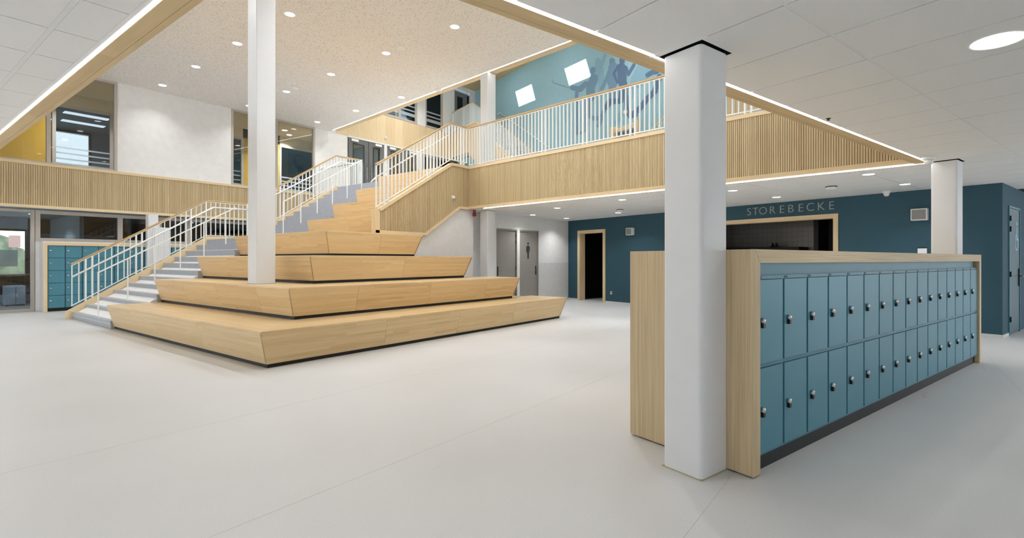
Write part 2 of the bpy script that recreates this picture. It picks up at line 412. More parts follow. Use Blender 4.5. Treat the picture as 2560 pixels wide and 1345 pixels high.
def tile_field(zone, o0, u, v, du, dv, u0, v0, nu, nv, gap_u, gap_v):
    for i in range(nu):
        for j in range(nv):
            a0, a1 = u0 + i*du + gap_u, u0 + (i+1)*du - gap_u
            b0, b1 = v0 + j*dv + gap_v, v0 + (j+1)*dv - gap_v
            p = [(o0[0]+u[0]*a+v[0]*b, o0[1]+u[1]*a+v[1]*b) for a, b in ((a0,b0),(a1,b0),(a1,b1),(a0,b1))]
            for z_ in zone:
                if not p: break
                p = clip(p, *z_)
            if len(p) > 2 and abs(area(p)) > 0.003:
                MB().prism(p if area(p) > 0 else p[::-1], ZC, ZC + 0.02).build('ceiling_tile', 'ceiling_tile', ceil)
HP_R = [(E2[0], E2[1], NL - 0.02), (-1, 0, -0.97), (TEAL.n[0], TEAL.n[1], TA + 3.3)]
HP_U = [(-E2[0], -E2[1], -(NL - 0.02)), (-BALC.n[0], -BALC.n[1], -(BA + 0.075)), (TEAL.n[0], TEAL.n[1], TA - 0.005), (0, 1, 9.85)]
A0 = 3.013*E1[0] + 0.5*E1[1]; N0 = 3.013*E2[0] + 0.5*E2[1]
tile_field(HP_R, (0, 0), E1, E2, 0.6, 1.8, A0 - 0.6*6, N0 - 1.8*3, 24, 4, 0.0045, 0.012)
tile_field(HP_U, (0, 0), E1, E2, 0.6, 1.8, A0 + 0.6*6, N0, 16, 8, 0.0045, 0.006)
tile_field([(1, 0, 0.935)], (0, 0), (1, 0), (0, 1), 1.8, 0.6, 0.716 - 3.6, 4.165 - 0.6*16, 3, 41, 0.014, 0.0045)
# grid runners: narrow pale profiles in the wide joints
rn = MB()
for k in range(0, 3):
    n_ = N0 - 1.8*k
    pts = [(E1[0]*a+E2[0]*n_, E1[1]*a+E2[1]*n_) for a in (0.5, 14.5)]
    rn.bar((pts[0][0], pts[0][1], ZC + 0.007), (pts[1][0], pts[1][1], ZC + 0.007), 0.0225, 0.012)
rn.build('grid_runner', 'ceiling_grid', ceil)
MB().box(0.703, 0.729, -6, 18.9, ZC + 0.001, ZC + 0.012).build('grid_runner', 'ceiling_grid', ceil)

# ---- tall perforated ceiling
tall = struct(empty('ceiling_hall'), 'tall perforated plaster ceiling over the stair')
EA = EDGE.n[0]*EDGE0[0] + EDGE.n[1]*EDGE0[1]
zone = clip([(-9, -10), (13, -10), (13, 18.98), (-9, 18.98)], EDGE.n[0], EDGE.n[1], EA - 0.25)
MB().prism(zone, ZU + 0.015, ZU + 0.06).build('ceiling_back', 'ceiling_void', tall)
for i in range(-1, 9):
    for j in range(-3, 9):
        x0, y0 = 4.31 + (i - 3)*1.24, 16.84 - 2.48*4 + (j - 3)*2.48 + 2.48*2
        p = [(x0 + 0.001, y0 + 0.001), (x0 + 1.239, y0 + 0.001), (x0 + 1.239, y0 + 2.479), (x0 + 0.001, y0 + 2.479)]
        p = clip(clip(p, EDGE.n[0], EDGE.n[1], EA - 0.25), 0, 1, 18.98)
        if len(p) > 2 and area(p) > 0.01: MB().prism(p, ZU, ZU + 0.015).build('ceiling_panel', 'perforated', tall)

# ---- LED lines and oak edges of the voids
def void_edge(name, wf, s0, s1, z, label, led_y, soffit, face, top, wood='oak_soffit'):
    """led strip, oak soffit board and oak face board along a line; y offsets are local"""
    r = at(wf, name, label, 'ceiling edge')
    MB().box(s0, s1, led_y[0], led_y[1], z - 0.002, z + 0.012).build('led_strip', 'led', r)
    MB().box(s0, s1, min(led_y[0], led_y[1]) - 0.012, max(led_y[0], led_y[1]) + 0.012, z + 0.012, z + 0.03).build('led_channel', 'white_metal', r)
    n = max(1, round((s1 - s0)/2.4))
    for k in range(n):
        a, b = s0 + (s1 - s0)*k/n, s0 + (s1 - s0)*(k + 1)/n
        MB().box(a + 0.001, b - 0.001, soffit[0], soffit[1], z, z + 0.02).build('soffit_board', wood, r)
    MB().box(s0, s1, face[0], face[1], z, top).build('face_board', wood, r)
    return r
VL = WF((0.955, 2.0), 90.0)            # left void edge; local -y is towards the void
void_edge('void_edge', VL, 0.0, 16.9, ZC, 'oak-trimmed ceiling edge with a light line, at the left, running to the left wall', (-0.028, -0.012), (-0.125, -0.034), (-0.165, -0.127), F1 + 0.02)
VR = WF((E2[0]*NL + E1[0]*0.4, E2[1]*NL + E1[1]*0.4), AL)
void_edge('void_edge', VR, 0.0, 8.56, ZC, 'oak-trimmed ceiling edge with a light line, passing behind the near white column', (-0.012, 0.010), (0.014, 0.118), (0.12, 0.165), F1 + 0.02)
void_edge('void_edge', EDGE, 0.25, ELEN, ZU, 'pale oak edge with a light line along the tall perforated ceiling', (-0.238, -0.212), (-0.205, -0.02), (-0.018, 0.02), F2, 'oak_trim_x')
MB().box(0.936, 0.962, 2.0, 18.9, ZC, ZC + 0.02).build('edge_profile', 'ceiling_tile', ceil)
r = at(BALC, 'led_line', 'thin white light line under the slatted balcony front', 'light')
MB().box(0.62, BLEN - 0.02, 0.012, 0.034, ZC - 0.004, ZC + 0.01).build('led_strip', 'led', r)
MB().box(0.62, BLEN - 0.02, 0.008, 0.06, ZC + 0.01, ZC + 0.02).build('led_channel', 'white_metal', r)

# ---- roof over the upper stair with two roof lights, second floor, first floor slabs
roof = at(MUR, 'ceiling_roof'); struct(roof, 'roof over the upper stair with roof lights')
h1, h2, w0, w1 = (3.485, 4.83), (7.17, 8.535), 1.04, 1.90
for a, b, c, d in ((-4, 30, -w0, 0.4), (-4, 30, -16, -w1), (-4, h1[0], -w1, -w0), (h1[1], h2[0], -w1, -w0), (h2[1], 30, -w1, -w0)):
    MB().box(a, b, c, d, ZR, ZR + 0.04).build('roof_board', 'oak_soffit', roof)
slab = struct(empty('floor_first'), 'first floor slab around the stair')
first = [(9.75, 9.9), (10.2, 9.76), B1, (12.25, -1.55), (13.0, -6.0), (22, -6), (22, 18.9), (11.15, 18.9), (11.15, 16.1), (10.12, 16.1), (10.12, 13.1), (9.75, 13.1)]
MB().prism([(B0[0]+0.08, 9.76), (B1[0]+0.08, B1[1]), (13.0, -6.0), (22, -6), (22, 18.95), (11.15, 18.95), (11.15, 16.1), (10.2, 16.1), (10.2, 9.9)], 3.0, F1).build('slab', 'white_wall', slab)
MB().box(9.5, 10.3, 9.825, 10.0, 3.9, F1).build('slab', 'white_wall', slab)
MB().box(-9, 0.95, -10, 18.9, 3.0, F1).build('slab', 'white_wall', slab)
MB().prism([(0.97, -10), (13, -10), (13, -6.0), (9.0, -0.42), (1.05, 1.93), (0.97, 1.95)], 3.0, F1).build('slab', 'white_wall', slab)
slab2 = struct(empty('floor_second'), 'second floor slab at the top of the upper stair')
MB().prism([(17.75, 16.8), (19.4, 16.35), (20.17, 18.95), (18.36, 18.95)], ZU, F2).build('slab', 'white_wall', slab2)

# ---- walls behind the stair, toilets, teal wall
ww = struct(MB().xz([(7.1, 0.0), (10.42, 0.0), (10.42, ZC), (9.79, ZC), (8.58, 2.04), (7.1, 2.04)], 9.82, 9.90).build('wall_stair', 'white_wall'), 'white wall under the stair balustrade')
wc = at(WCW, 'wall_toilets'); struct(wc, 'white wall with the two toilet doors')
dA, dB, dC, dD = (WCW.px(x, 575)[0] for x in (1241, 1293, 1299.5, 1346.5)); DH = 2.39
for x0, x1, z0, z1 in ((0, dA, 0, ZC), (dB, dC, 0, ZC), (dD, WLEN, 1.32, ZC), (dA, dB, DH, ZC), (dC, dD, DH, ZC)):
    MB().box(x0, x1, 0, 0.15, z0, z1).build('plaster', 'white_wall', wc)
MB().box(dD, WLEN, 0.0, 0.15, 0, 1.32).build('dado', 'grey_dado', wc)
MB().box(dD, WLEN - 0.02, -0.012, 0.0, 0, 0.06).build('skirting', 'grey_dado', wc)
def toilet_door(nm, x0, x1, hinge_right, label):
    d = at(WCW, nm); struct(d, label)
    MB().box(x0 + 0.03, x1 - 0.03, 0.05, 0.09, 0.01, DH - 0.05).build('leaf', 'grey_door', d)
    f = MB(); f.box(x0, x0 + 0.03, 0, 0.12, 0, DH); f.box(x1 - 0.03, x1, 0, 0.12, 0, DH); f.box(x0 + 0.03, x1 - 0.03, 0, 0.12, DH - 0.045, DH)
    f.build('door_frame', 'grey_door', d)
    hx = x0 + 0.10 if hinge_right else x1 - 0.10
    h = MB().box(hx - 0.022, hx + 0.022, 0.035, 0.05, 0.93, 1.22).build('lock_plate', 'dark_metal', d, bevel=0.004)
    sg = 1 if hinge_right else -1
    MB().tube((hx, 0.035, 1.08), (hx, -0.01, 1.08), 0.01).tube((hx, -0.01, 1.08), (hx + sg*0.12, -0.01, 1.08), 0.009).build('lever', 'chrome', h)
    kx = x1 - 0.03 if hinge_right else x0 + 0.03
    for z in (0.25, 1.1, 1.95, 2.15):
        MB().tube((kx, 0.03, z), (kx, 0.03, z + 0.09), 0.012, 8).build('hinge', 'dark_metal', d)
    return d
d1 = toilet_door('door_1', dA, dB, True, 'grey toilet door with a pale upright marking, nearest the white column')
pm = MB(); sx_ = dA + 0.16
for k in range(6): pm.box(sx_ - 0.03, sx_ + 0.03, 0.048, 0.05, 1.72 + 0.06*k, 1.755 + 0.06*k)
pm.build('pale_marking', 'speaker_cloth', d1)
d2 = toilet_door('door_2', dC, dD, False, 'grey toilet door with a dark woman pictogram')
px_, pz_ = WCW.px(1324, 627); pz_ = 1.72; px_ -= 0.02
pg = MB(); pg.lathe([(0.042, 0.047), (0.042, 0.0495)], (px_, 0, pz_ + 0.235), 16, 'y')
pg.xz([(px_-0.035,pz_-0.26),(px_+0.035,pz_-0.26),(px_+0.05,pz_-0.02),(px_+0.06,pz_+0.16),(px_-0.06,pz_+0.16),(px_-0.065,pz_-0.08),(px_-0.04,pz_-0.08)], 0.0475, 0.0495)
for sg in (-1, 1): pg.hexa([(px_+sg*0.085-0.014,0.0475,pz_-0.02),(px_+sg*0.085+0.014,0.0475,pz_-0.02),(px_+sg*0.085+0.014,0.0495,pz_-0.02),(px_+sg*0.085-0.014,0.0495,pz_-0.02),(px_+sg*0.062-0.014,0.0475,pz_+0.16),(px_+sg*0.062+0.014,0.0475,pz_+0.16),(px_+sg*0.062+0.014,0.0495,pz_+0.16),(px_+sg*0.062-0.014,0.0495,pz_+0.16)])
pg.build('pictogram', 'sign_dark', d2)

tw = at(TEAL, 'wall_teal'); struct(tw, 'dark teal wall under the balcony')
f0, f1 = TEAL.px(1445, 700)[0], TEAL.px(1514, 700)[0]; FH = 2.45
k1 = TEAL.px(2096, 600)[0]; k0 = k1 - 3.55; KB, KT = 1.02, 2.46
for x0, x1, z0, z1 in ((0, f0, 0, ZC), (f0, f1, FH, ZC), (f1, k0, 0, ZC), (k0, k1, KT, ZC), (k0, k1, 0, KB), (k1, TLEN, 0, ZC)):
    MB().box(x0, x1, 0, 0.2, z0, z1).build('plaster', 'teal_wall', tw)
sk = MB()
for x0, x1 in ((0, f0), (f1, TLEN)): sk.box(x0, x1, -0.012, 0, 0, 0.055)
sk.build('skirting', 'grey_dado', tw)
fr = at(TEAL, 'door_3'); struct(fr, 'oak-framed dark doorway in the teal wall')
g = 0.11
for nm, b_ in (('jamb', (f0, f0+g, 0, FH)), ('jamb', (f1-g, f1, 0, FH)), ('lintel', (f0+g, f1-g, FH-g, FH))):
    MB().box(b_[0], b_[1], -0.03, 0.24, b_[2], b_[3]).build(nm, 'oak_trim_z', fr)
hatch = at(TEAL, 'window_1'); struct(hatch, 'oak-framed kitchen hatch under the raised letters')
for nm, b_ in (('jamb', (k0, k0+0.1, KB, KT)), ('jamb', (k1-0.1, k1, KB, KT)), ('lintel', (k0+0.1, k1-0.1, KT-0.1, KT)), ('sill', (k0+0.1, k1-0.1, KB, KB+0.05))):
    MB().box(b_[0], b_[1], -0.03, 0.24, b_[2], b_[3]).build(nm, 'oak_trim_x' if nm in ('lintel', 'sill') else 'oak_trim_z', hatch)
# rooms behind the teal wall
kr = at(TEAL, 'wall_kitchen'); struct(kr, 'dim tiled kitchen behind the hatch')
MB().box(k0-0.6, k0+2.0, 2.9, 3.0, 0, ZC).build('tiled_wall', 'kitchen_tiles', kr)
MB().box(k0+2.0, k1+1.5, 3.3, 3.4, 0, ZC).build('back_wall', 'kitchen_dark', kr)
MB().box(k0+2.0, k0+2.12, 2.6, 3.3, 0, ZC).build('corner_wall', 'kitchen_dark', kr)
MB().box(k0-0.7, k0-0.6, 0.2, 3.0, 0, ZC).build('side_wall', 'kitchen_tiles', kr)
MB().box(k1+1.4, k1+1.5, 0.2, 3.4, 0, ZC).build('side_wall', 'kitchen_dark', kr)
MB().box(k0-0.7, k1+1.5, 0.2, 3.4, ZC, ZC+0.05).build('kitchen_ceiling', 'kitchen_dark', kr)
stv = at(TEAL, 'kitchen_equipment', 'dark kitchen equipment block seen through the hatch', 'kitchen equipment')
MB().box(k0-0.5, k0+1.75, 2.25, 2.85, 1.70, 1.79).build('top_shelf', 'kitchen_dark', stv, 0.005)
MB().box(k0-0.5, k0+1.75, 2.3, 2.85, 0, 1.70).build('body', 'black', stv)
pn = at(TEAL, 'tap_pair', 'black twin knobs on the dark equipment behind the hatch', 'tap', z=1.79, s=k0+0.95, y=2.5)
for sg in (-1, 1): MB().lathe([(0.05, 0), (0.04, 0.05), (0.025, 0.09), (0.035, 0.12), (0.0, 0.13)], (sg*0.055, 0, 0), 14).build('knob', 'black', pn)
MB().box(-0.12, 0.12, -0.05, 0.05, 0.0, 0.025).build('foot', 'black', pn)
cl = at(TEAL, 'wall_closet'); struct(cl, 'unlit room behind the oak-framed doorway')
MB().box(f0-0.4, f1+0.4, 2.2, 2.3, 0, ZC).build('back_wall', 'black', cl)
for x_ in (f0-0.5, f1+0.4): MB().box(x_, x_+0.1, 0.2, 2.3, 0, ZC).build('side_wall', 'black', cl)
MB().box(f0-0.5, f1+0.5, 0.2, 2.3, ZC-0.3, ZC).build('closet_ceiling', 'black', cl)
MB().box(f0+0.62, f0+0.66, 1.2, 1.3, 0, 2.3).build('inner_post', 'dark_grey_door', cl)
rw = at(RET, 'wall_return'); struct(rw, 'short teal wall with the accessible toilet door, far right')
rd0, rd1 = 0.48, 1.50
for x0, x1, z0, z1 in ((0, rd0, 0, ZC), (rd1, 5.0, 0, ZC), (rd0, rd1, 2.44, ZC)):
    MB().box(x0, x1, 0, 0.2, z0, z1).build('plaster', 'teal_wall', rw)
MB().box(0, rd0, -0.012, 0, 0, 0.055).build('skirting', 'grey_dado', rw)
ad = at(RET, 'door_4'); struct(ad, 'teal accessible-toilet door with a pale wheelchair sign')
MB().box(rd0+0.03, rd1-0.03, -0.01, 0.03, 0.02, 2.40).build('leaf', 'teal_door', ad, 0.003)
f = MB(); f.box(rd0, rd0+0.03, -0.02, 0.1, 0, 2.44); f.box(rd1-0.03, rd1, -0.02, 0.1, 0, 2.44); f.box(rd0+0.03, rd1-0.03, -0.02, 0.1, 2.405, 2.44)
f.build('door_frame', 'teal_locker_frame', ad)
for z in (0.25, 1.1, 1.95, 2.15): MB().tube((rd0+0.03, -0.03, z), (rd0+0.03, -0.03, z+0.1), 0.014, 8).build('hinge', 'black', ad)
lp = MB().box(rd1-0.13, rd1-0.08, -0.03, -0.01, 0.9, 1.25).build('lock_plate', 'dark_metal', ad)
MB().tube((rd1-0.105, -0.03, 1.1), (rd1-0.105, -0.09, 1.1), 0.011).tube((rd1-0.105, -0.09, 1.1), (rd1-0.24, -0.09, 1.1), 0.01).build('lever', 'chrome', lp)
wsx = rd1 - 0.30
ws = MB().lathe([(0.045, -0.013), (0.045, -0.0115)], (wsx, 0, 2.13), 16, 'y').box(wsx-0.03, wsx+0.03, -0.013, -0.0115, 1.83, 2.06)
ws.box(wsx-0.03, wsx+0.14, -0.013, -0.0115, 1.80, 1.85); ws.box(wsx+0.10, wsx+0.15, -0.013, -0.0115, 1.66, 1.83)
for k in range(18):
    t0, t1 = R(80+k*14), R(80+(k+1)*14); c = (wsx-0.01, 1.76)
    q = [(c[0]+r_*math.cos(t), c[1]+r_*math.sin(t)) for r_, t in ((0.13,t0),(0.16,t0),(0.16,t1),(0.13,t1))]
    ws.xz(q, -0.013, -0.0115)
ws.build('wheelchair_sign', 'sign_blue', ad)

# ---- mural wall upstairs
mw = struct(at(MUR, 'wall_mural'), 'pale blue wall with athlete silhouettes above the balcony')
md0, md1 = MUR.px(1532, 330)[0], MUR.px(1602, 330)[0]
for x0, x1, z0, z1 in ((-0.05, md0, F1, ZR), (md0, md1, 6.5, ZR), (md1, 27, F1, ZR)):
    MB().box(x0, x1, 0, 0.2, z0, z1).build('plaster', 'mural_blue', mw)
def stroke(mb, pts, w, y):
    P = [Vector((1380 + x/5.603, 120 + z/5.603)) for x, z in pts]; sc = w/5.603
    on = lambda v: MUR.px(v[0], v[1])                # outline drawn as seen in the photo, carried onto the wall
    for a, b in zip(P, P[1:]):
        d = (b-a).normalized(); n_ = Vector((-d.y, d.x))*sc*0.5
        mb.flat([on(v) for v in (a-n_, a+n_, b+n_, b-n_)], y-0.00004*len(mb.f))
    for p in P: mb.flat([on((p.x+sc*0.5*math.cos(t), p.y-sc*0.5*math.sin(t))) for t in [2*math.pi*k/16 for k in range(16)]], y-0.00004*len(mb.f))
def figure(tone, y, parts):
    mb = MB()
    for pts, w in parts: stroke(mb, pts, w, y)
    mb.build('silhouette', tone, mw)
figure('mural_tone_1', -0.004, [([(645,180),(648,190)],80), ([(700,240),(745,95)],42), ([(655,230),(690,480)],115), ([(690,480),(660,760),(650,1010)],62)])
figure('mural_tone_1', -0.006, [([(1260,320),(1190,470)],190), ([(1340,330),(1300,420)],90), ([(1180,480),(1090,720),(980,890),(905,1050)],62)])
figure('mural_tone_2', -0.008, [([(845,180),(848,215)],82), ([(865,280),(850,480)],150), ([(800,340),(760,450),(700,570)],52), ([(850,480),(835,760)],105), ([(810,740),(725,890),(655,1090)],56)])
figure('mural_tone_2', -0.010, [([(575,300),(573,330)],72), ([(590,420),(540,560),(545,690)],118), ([(520,690),(505,930),(570,985),(660,985)],62), ([(475,690),(450,960),(452,1160)],52), ([(395,1195),(460,1165)],34), ([(480,500),(390,575),(290,560)],70), ([(350,600),(340,760),(345,1200)],46), ([(260,565),(15,485),(15,452)],9)])
figure('mural_tone_3', -0.012, [([(985,165),(985,190)],76), ([(975,270),(985,400),(985,480)],120), ([(930,255),(868,360),(915,480)],36), ([(1040,270),(1070,370),(1150,235)],42), ([(985,490),(965,745),(810,745),(770,830)],74), ([(1030,490),(1040,760),(1065,930),(1130,950),(1180,940)],52)])
figure('mural_tone_3', -0.014, [([(1510,400),(1440,610),(1340,710),(1240,840),(1100,960)],76), ([(1340,380),(1400,340),(1470,330)],60)])
md = at(MUR, 'door_5'); struct(md, 'pale oak-framed doorway in the mural wall behind the balcony rail')
for nm, b_ in (('jamb', (md0, md0+0.17, F1, 6.5)), ('jamb', (md1-0.17, md1, F1, 6.5)), ('lintel', (md0+0.17, md1-0.17, 6.28, 6.42))):
    MB().box(b_[0], b_[1], -0.16 if nm == 'jamb' else -0.06, 0.2, b_[2], b_[3]).build(nm, 'oak_trim_z', md)
MB().box(md0+0.17, md1-0.17, 0.08, 0.12, F1, 6.3).build('leaf', 'cabinet_grey', md)

# ---- facades behind and beside the viewer: posts between openings to the sky
fac = struct(empty('wall_facade'), 'glazed facade behind the viewer, partly closed by unseen added panels')
for k in range(13): MB().box(-8.9, -8.75, -10 + k*2.4, -9.9 + k*2.4, 0, ZU).build('mullion', 'frame_greige', fac)
MB().box(-1.0, 7.0, -10, -9.8, 0, 2.7).build('back_panel', 'white_wall', fac)  # unseen panels, added to keep daylight off the near lockers
MB().box(7.0, 13.0, -10, -9.8, 0, 0.9).build('back_panel', 'white_wall', fac)
for k in range(9): MB().box(-9 + k*2.4, -8.9 + k*2.4, -10, -9.85, 0, ZU).build('mullion', 'frame_greige', fac)
for nm, b_ in (('slab_band', (-9, -8.7, -10, 19.3, 2.7, 4.05)), ('slab_band', (-9, 13, -10, -9.7, 2.7, 4.05)), ('plinth', (-9, -8.7, -10, 19.3, 0, 0.4))):
    MB().box(*b_).build(nm, 'white_wall', fac)
MB().box(-9, -8.7, -10, 3.0, 0.4, 2.7).build('back_panel', 'white_wall', fac)  # unseen panel, added to cut daylight on the near column and lockers
wr = struct(empty('wall_right_end'), 'white wall closing the hall at the right')
MB().box(13.0, 13.2, -10, -6.0, F1, ZR).build('plaster', 'white_wall', wr)
MB().box(17.2, 17.4, -10, -3.0, 0, ZC).build('plaster', 'white_wall', wr)
outside = struct(MB().box(-60, 80, 32.0, 90, -0.4, -0.3).build('floor_lawn', 'lawn'), 'lawn outside the windows')
for k in range(4):
    hb = MB(); 
    for q in range(14):
        a = random.uniform(-2, 2); r_ = random.uniform(0.7, 1.4); zc_ = random.uniform(0.4, 2.2)
        hb.lathe([(0.01, -r_), (r_*0.7, -r_*0.7), (r_, 0), (r_*0.7, r_*0.7), (0.01, r_)], (a, random.uniform(-0.8, 0.8), zc_), 9)
    ho = hb.build('hedge', 'hedge'); ho.location = (-4 + k*7.2, 37, -0.3)
    tag(ho, 'green bush outside, seen through the ground-floor glass, ' + ['first', 'second', 'third', 'fourth', 'fifth', 'sixth', 'seventh'][k] + ' from the left', 'bush', 'bushes outside')

# ================================================================== LEFT WALL: WINDOWS AND ROOMS
def window(nm, wf, x0, x1, z0, z1, y, bars=(), fw=0.07, mat='frame_greige', gl='glass', label=None, depth=0.10):
    w = at(wf, nm); struct(w, label)
    for a, b, c, d in ((x0, x0+fw, z0, z1), (x1-fw, x1, z0, z1), (x0+fw, x1-fw, z1-fw, z1), (x0+fw, x1-fw, z0, z0+fw)):
        MB().box(a, b, y-0.02, y+depth, c, d).build('window_frame', mat, w, 0.004)
    xs = [x0] + list(bars) + [x1]
    for b in bars: MB().box(b-fw*0.6, b+fw*0.6, y-0.015, y+depth, z0+fw, z1-fw).build('mullion', mat, w, 0.004)
    for a, b in zip(xs, xs[1:]): MB().box(a+fw*0.5, b-fw*0.5, y+0.04, y+0.048, z0+fw*0.5, z1-fw*0.5).build('pane', gl, w)
    return w
W1 = window('window_2', LEFT, -1.6, 4.68, F1+0.03, ZU, 0.0, (0.1, 1.7, 3.2), label='first-floor window at the left with frosted stripes, beside the white wall')
W2 = window('window_3', LEFT, 7.81, 10.89, F1+0.03, ZU, 0.0, (9.38,), label='first-floor window behind the column on the stair')
def stripes(w, x0, x1, y, zs):
    for a, b in zs: MB().box(x0, x1, y, y+0.002, a, b).build('frosted_stripe', 'frosted', w)
# corridor behind the first-floor windows and the rooms beyond it
cor = struct(empty('wall_corridor'), 'ochre corridor wall behind the first-floor windows')
PY = 21.4
g1 = (3.80, 5.10); g2 = (8.3, 9.2); g3 = (10.83, 13.2)
for x0, x1 in ((-3, g1[0]-0.12), (g1[1]+0.12, g2[0]-0.08), (g2[1]+0.08, g3[0]-0.08), (g3[1], 13.6)):
    MB().box(x0, x1, PY, PY+0.12, F1, ZU).build('ochre_panel', 'ochre_wall', cor)
plain('corridor_ceiling', (206, 192, 160), 0.8, 0.1)
MB().box(g1[0]-0.12, g3[1], PY, PY+0.12, 6.34, ZU).build('header', 'corridor_ceiling', cor)
MB().box(-3, 14, 18.98, PY+0.1, ZU, ZU+0.05).build('corridor_ceiling', 'corridor_ceiling', cor)
MB().box(-3, 14, 19.45, 27.2, 3.86, F1).build('corridor_floor', 'grey_dado', cor)
MB().box(-3.1, -3, 18.98, 27, F1, ZU).build('corridor_end', 'ochre_wall', cor)
for nm, gg, lab in (('window_4', g1, 'inner glass screen of the corridor, seen through the left first-floor window'), ('window_5', g2, 'narrow inner glass screen left of the stair column'), ('window_6', g3, 'inner glass screen right of the stair column')):
    w = window(nm, WF((0, PY), 0), gg[0]-0.1, gg[1]+0.1, F1+0.02, 6.34, 0.0, (), fw=0.09, gl='glass_dark', label=lab)
    stripes(w, gg[0], gg[1], 0.03, ((4.95, 5.0), (4.78, 4.83), (4.6, 4.65), (4.3, 4.5), (4.04, 4.2)))
rooms = struct(empty('wall_rooms'), 'blue-grey rooms behind the corridor')
MB().box(-3, 14, PY+0.12, 27.0, 6.5, 6.55).build('room_ceiling', 'room_blue', rooms)
OY = 26.0
for x0, x1, z0, z1 in ((-3, 4.45, F1, 6.5), (5.62, 16, F1, 6.5), (4.45, 5.62, 6.42, 6.5), (4.45, 5.62, F1, 4.35)):
    MB().box(x0, x1, OY, OY+0.2, z0, z1).build('outer_wall', 'room_blue', rooms)
for x_ in (2.4, 6.6, 10.0, 14.0): MB().box(x_, x_+0.1, PY+0.12, OY, F1, 6.5).build('partition', 'room_blue', rooms)
w = window('window_7', WF((0, OY), 0), 4.45, 5.62, 4.35, 6.42, -0.05, (), fw=0.07, mat='black', label='black-framed outer window of the room behind the corridor')
rl = 0
for x_, y_, a_, lab in ((4.3, 23.0, 1.2, 'square ceiling light panel nearest the corridor screen'), (4.5, 24.4, 1.2, 'square ceiling light panel deeper in the room')):
    pnl = tag(MB().box(x_, x_+a_, y_, y_+0.35, 6.485, 6.499).build('ceiling_light_panel', 'room_panel_light'), lab, 'ceiling light', 'room light panels')

# ground floor glazing
GZ = window('window_8', GLAZ, -4.0, 2.99, 0.0, 2.80, 0.0, (-1.6, 0.8), fw=0.075, label='floor-high glass front at the left edge with a pink paper on it')
MB().box(*[v for v in (GLAZ.px(22, 588)[0], GLAZ.px(52, 588)[0])], 0.03, 0.035, 1.76, 2.08).build('taped_paper', 'paper', GZ)
TR = window('window_9', GLAZ, 3.0, 12.0, 1.93, 2.80, 0.0, (4.85, 5.85, 6.64, 8.6, 10.4), fw=0.1, gl='glass_dark', label='long dark transom window above the left lockers')
MB().box(3.0, 12.0, 19.3, 19.5, 0, 1.93).build('transom_base', 'white_wall', wl)
gr = struct(empty('wall_office'), 'dim office behind the ground-floor glass')
MB().box(-4, 12, 24.0, 24.2, 0, 0.75).build('outer_wall', 'room_blue', gr)
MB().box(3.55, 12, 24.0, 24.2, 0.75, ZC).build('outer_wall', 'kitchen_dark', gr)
MB().box(-4, 3.55, 24.0, 24.2, 2.45, ZC).build('outer_wall', 'room_blue', gr)
MB().box(-4, 12.1, 19.5, 24.2, ZC, ZC+0.05).build('office_ceiling', 'room_blue', gr)
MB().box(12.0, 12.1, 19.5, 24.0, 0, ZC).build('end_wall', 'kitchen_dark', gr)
MB().box(4.1, 4.2, 20.2, 24.0, 0, ZC).build('partition', 'room_blue', gr)
MB().box(-4, 12, 19.5, 24.0, 0.0, 0.004).build('office_floor', 'room_floor', gr)
ow = window('window_10', WF((0, 24.0), 0), -4, 3.55, 0.75, 2.45, 0.0, (-1.6, 0.8), fw=0.06, mat='black', label='dark-framed outer window of the ground-floor office')
bl = tag(MB().box(0.9, 3.3, 23.9, 23.93, 1.2, 1.75).build('roller_blind', 'frosted'), 'pale roller blind hanging in the office window', 'blind')
cab = thing('filing_cabinet', 'small blue-grey filing cabinet behind the left glass front', 'cabinet', (3.0, 22.3, 0))
MB().box(-0.22, 0.22, -0.25, 0.25, 0.03, 0.62).build('body', 'cabinet_grey', cab, 0.01)
for sg in (-1, 1):
    dd = MB().box(sg*0.105-0.1, sg*0.105+0.1, -0.268, -0.25, 0.05, 0.58).build('cabinet_door', 'cabinet_grey', cab, 0.004)
    MB().box(sg*0.02-0.006, sg*0.02+0.006, -0.28, -0.268, 0.28, 0.38).build('handle', 'chrome', dd)
for sx in (-1, 1):
    for sy in (-1, 1): MB().box(sx*0.19-0.02, sx*0.19+0.02, sy*0.2-0.02, sy*0.2+0.02, 0, 0.03).build('foot', 'black', cab)
dk = thing('office_desk', 'dark office desk behind the filing cabinet', 'desk', (3.2, 23.0, 0))
MB().box(-0.7, 0.7, -0.35, 0.35, 0.92, 0.96).build('desk_top', 'kitchen_dark', dk, 0.005)
for sx in (-0.66, 0.62): MB().box(sx, sx+0.04, -0.33, 0.33, 0, 0.92).build('side_panel', 'kitchen_dark', dk)
MB().box(-0.62, 0.62, 0.28, 0.31, 0.3, 0.9).build('back_panel', 'kitchen_dark', dk)

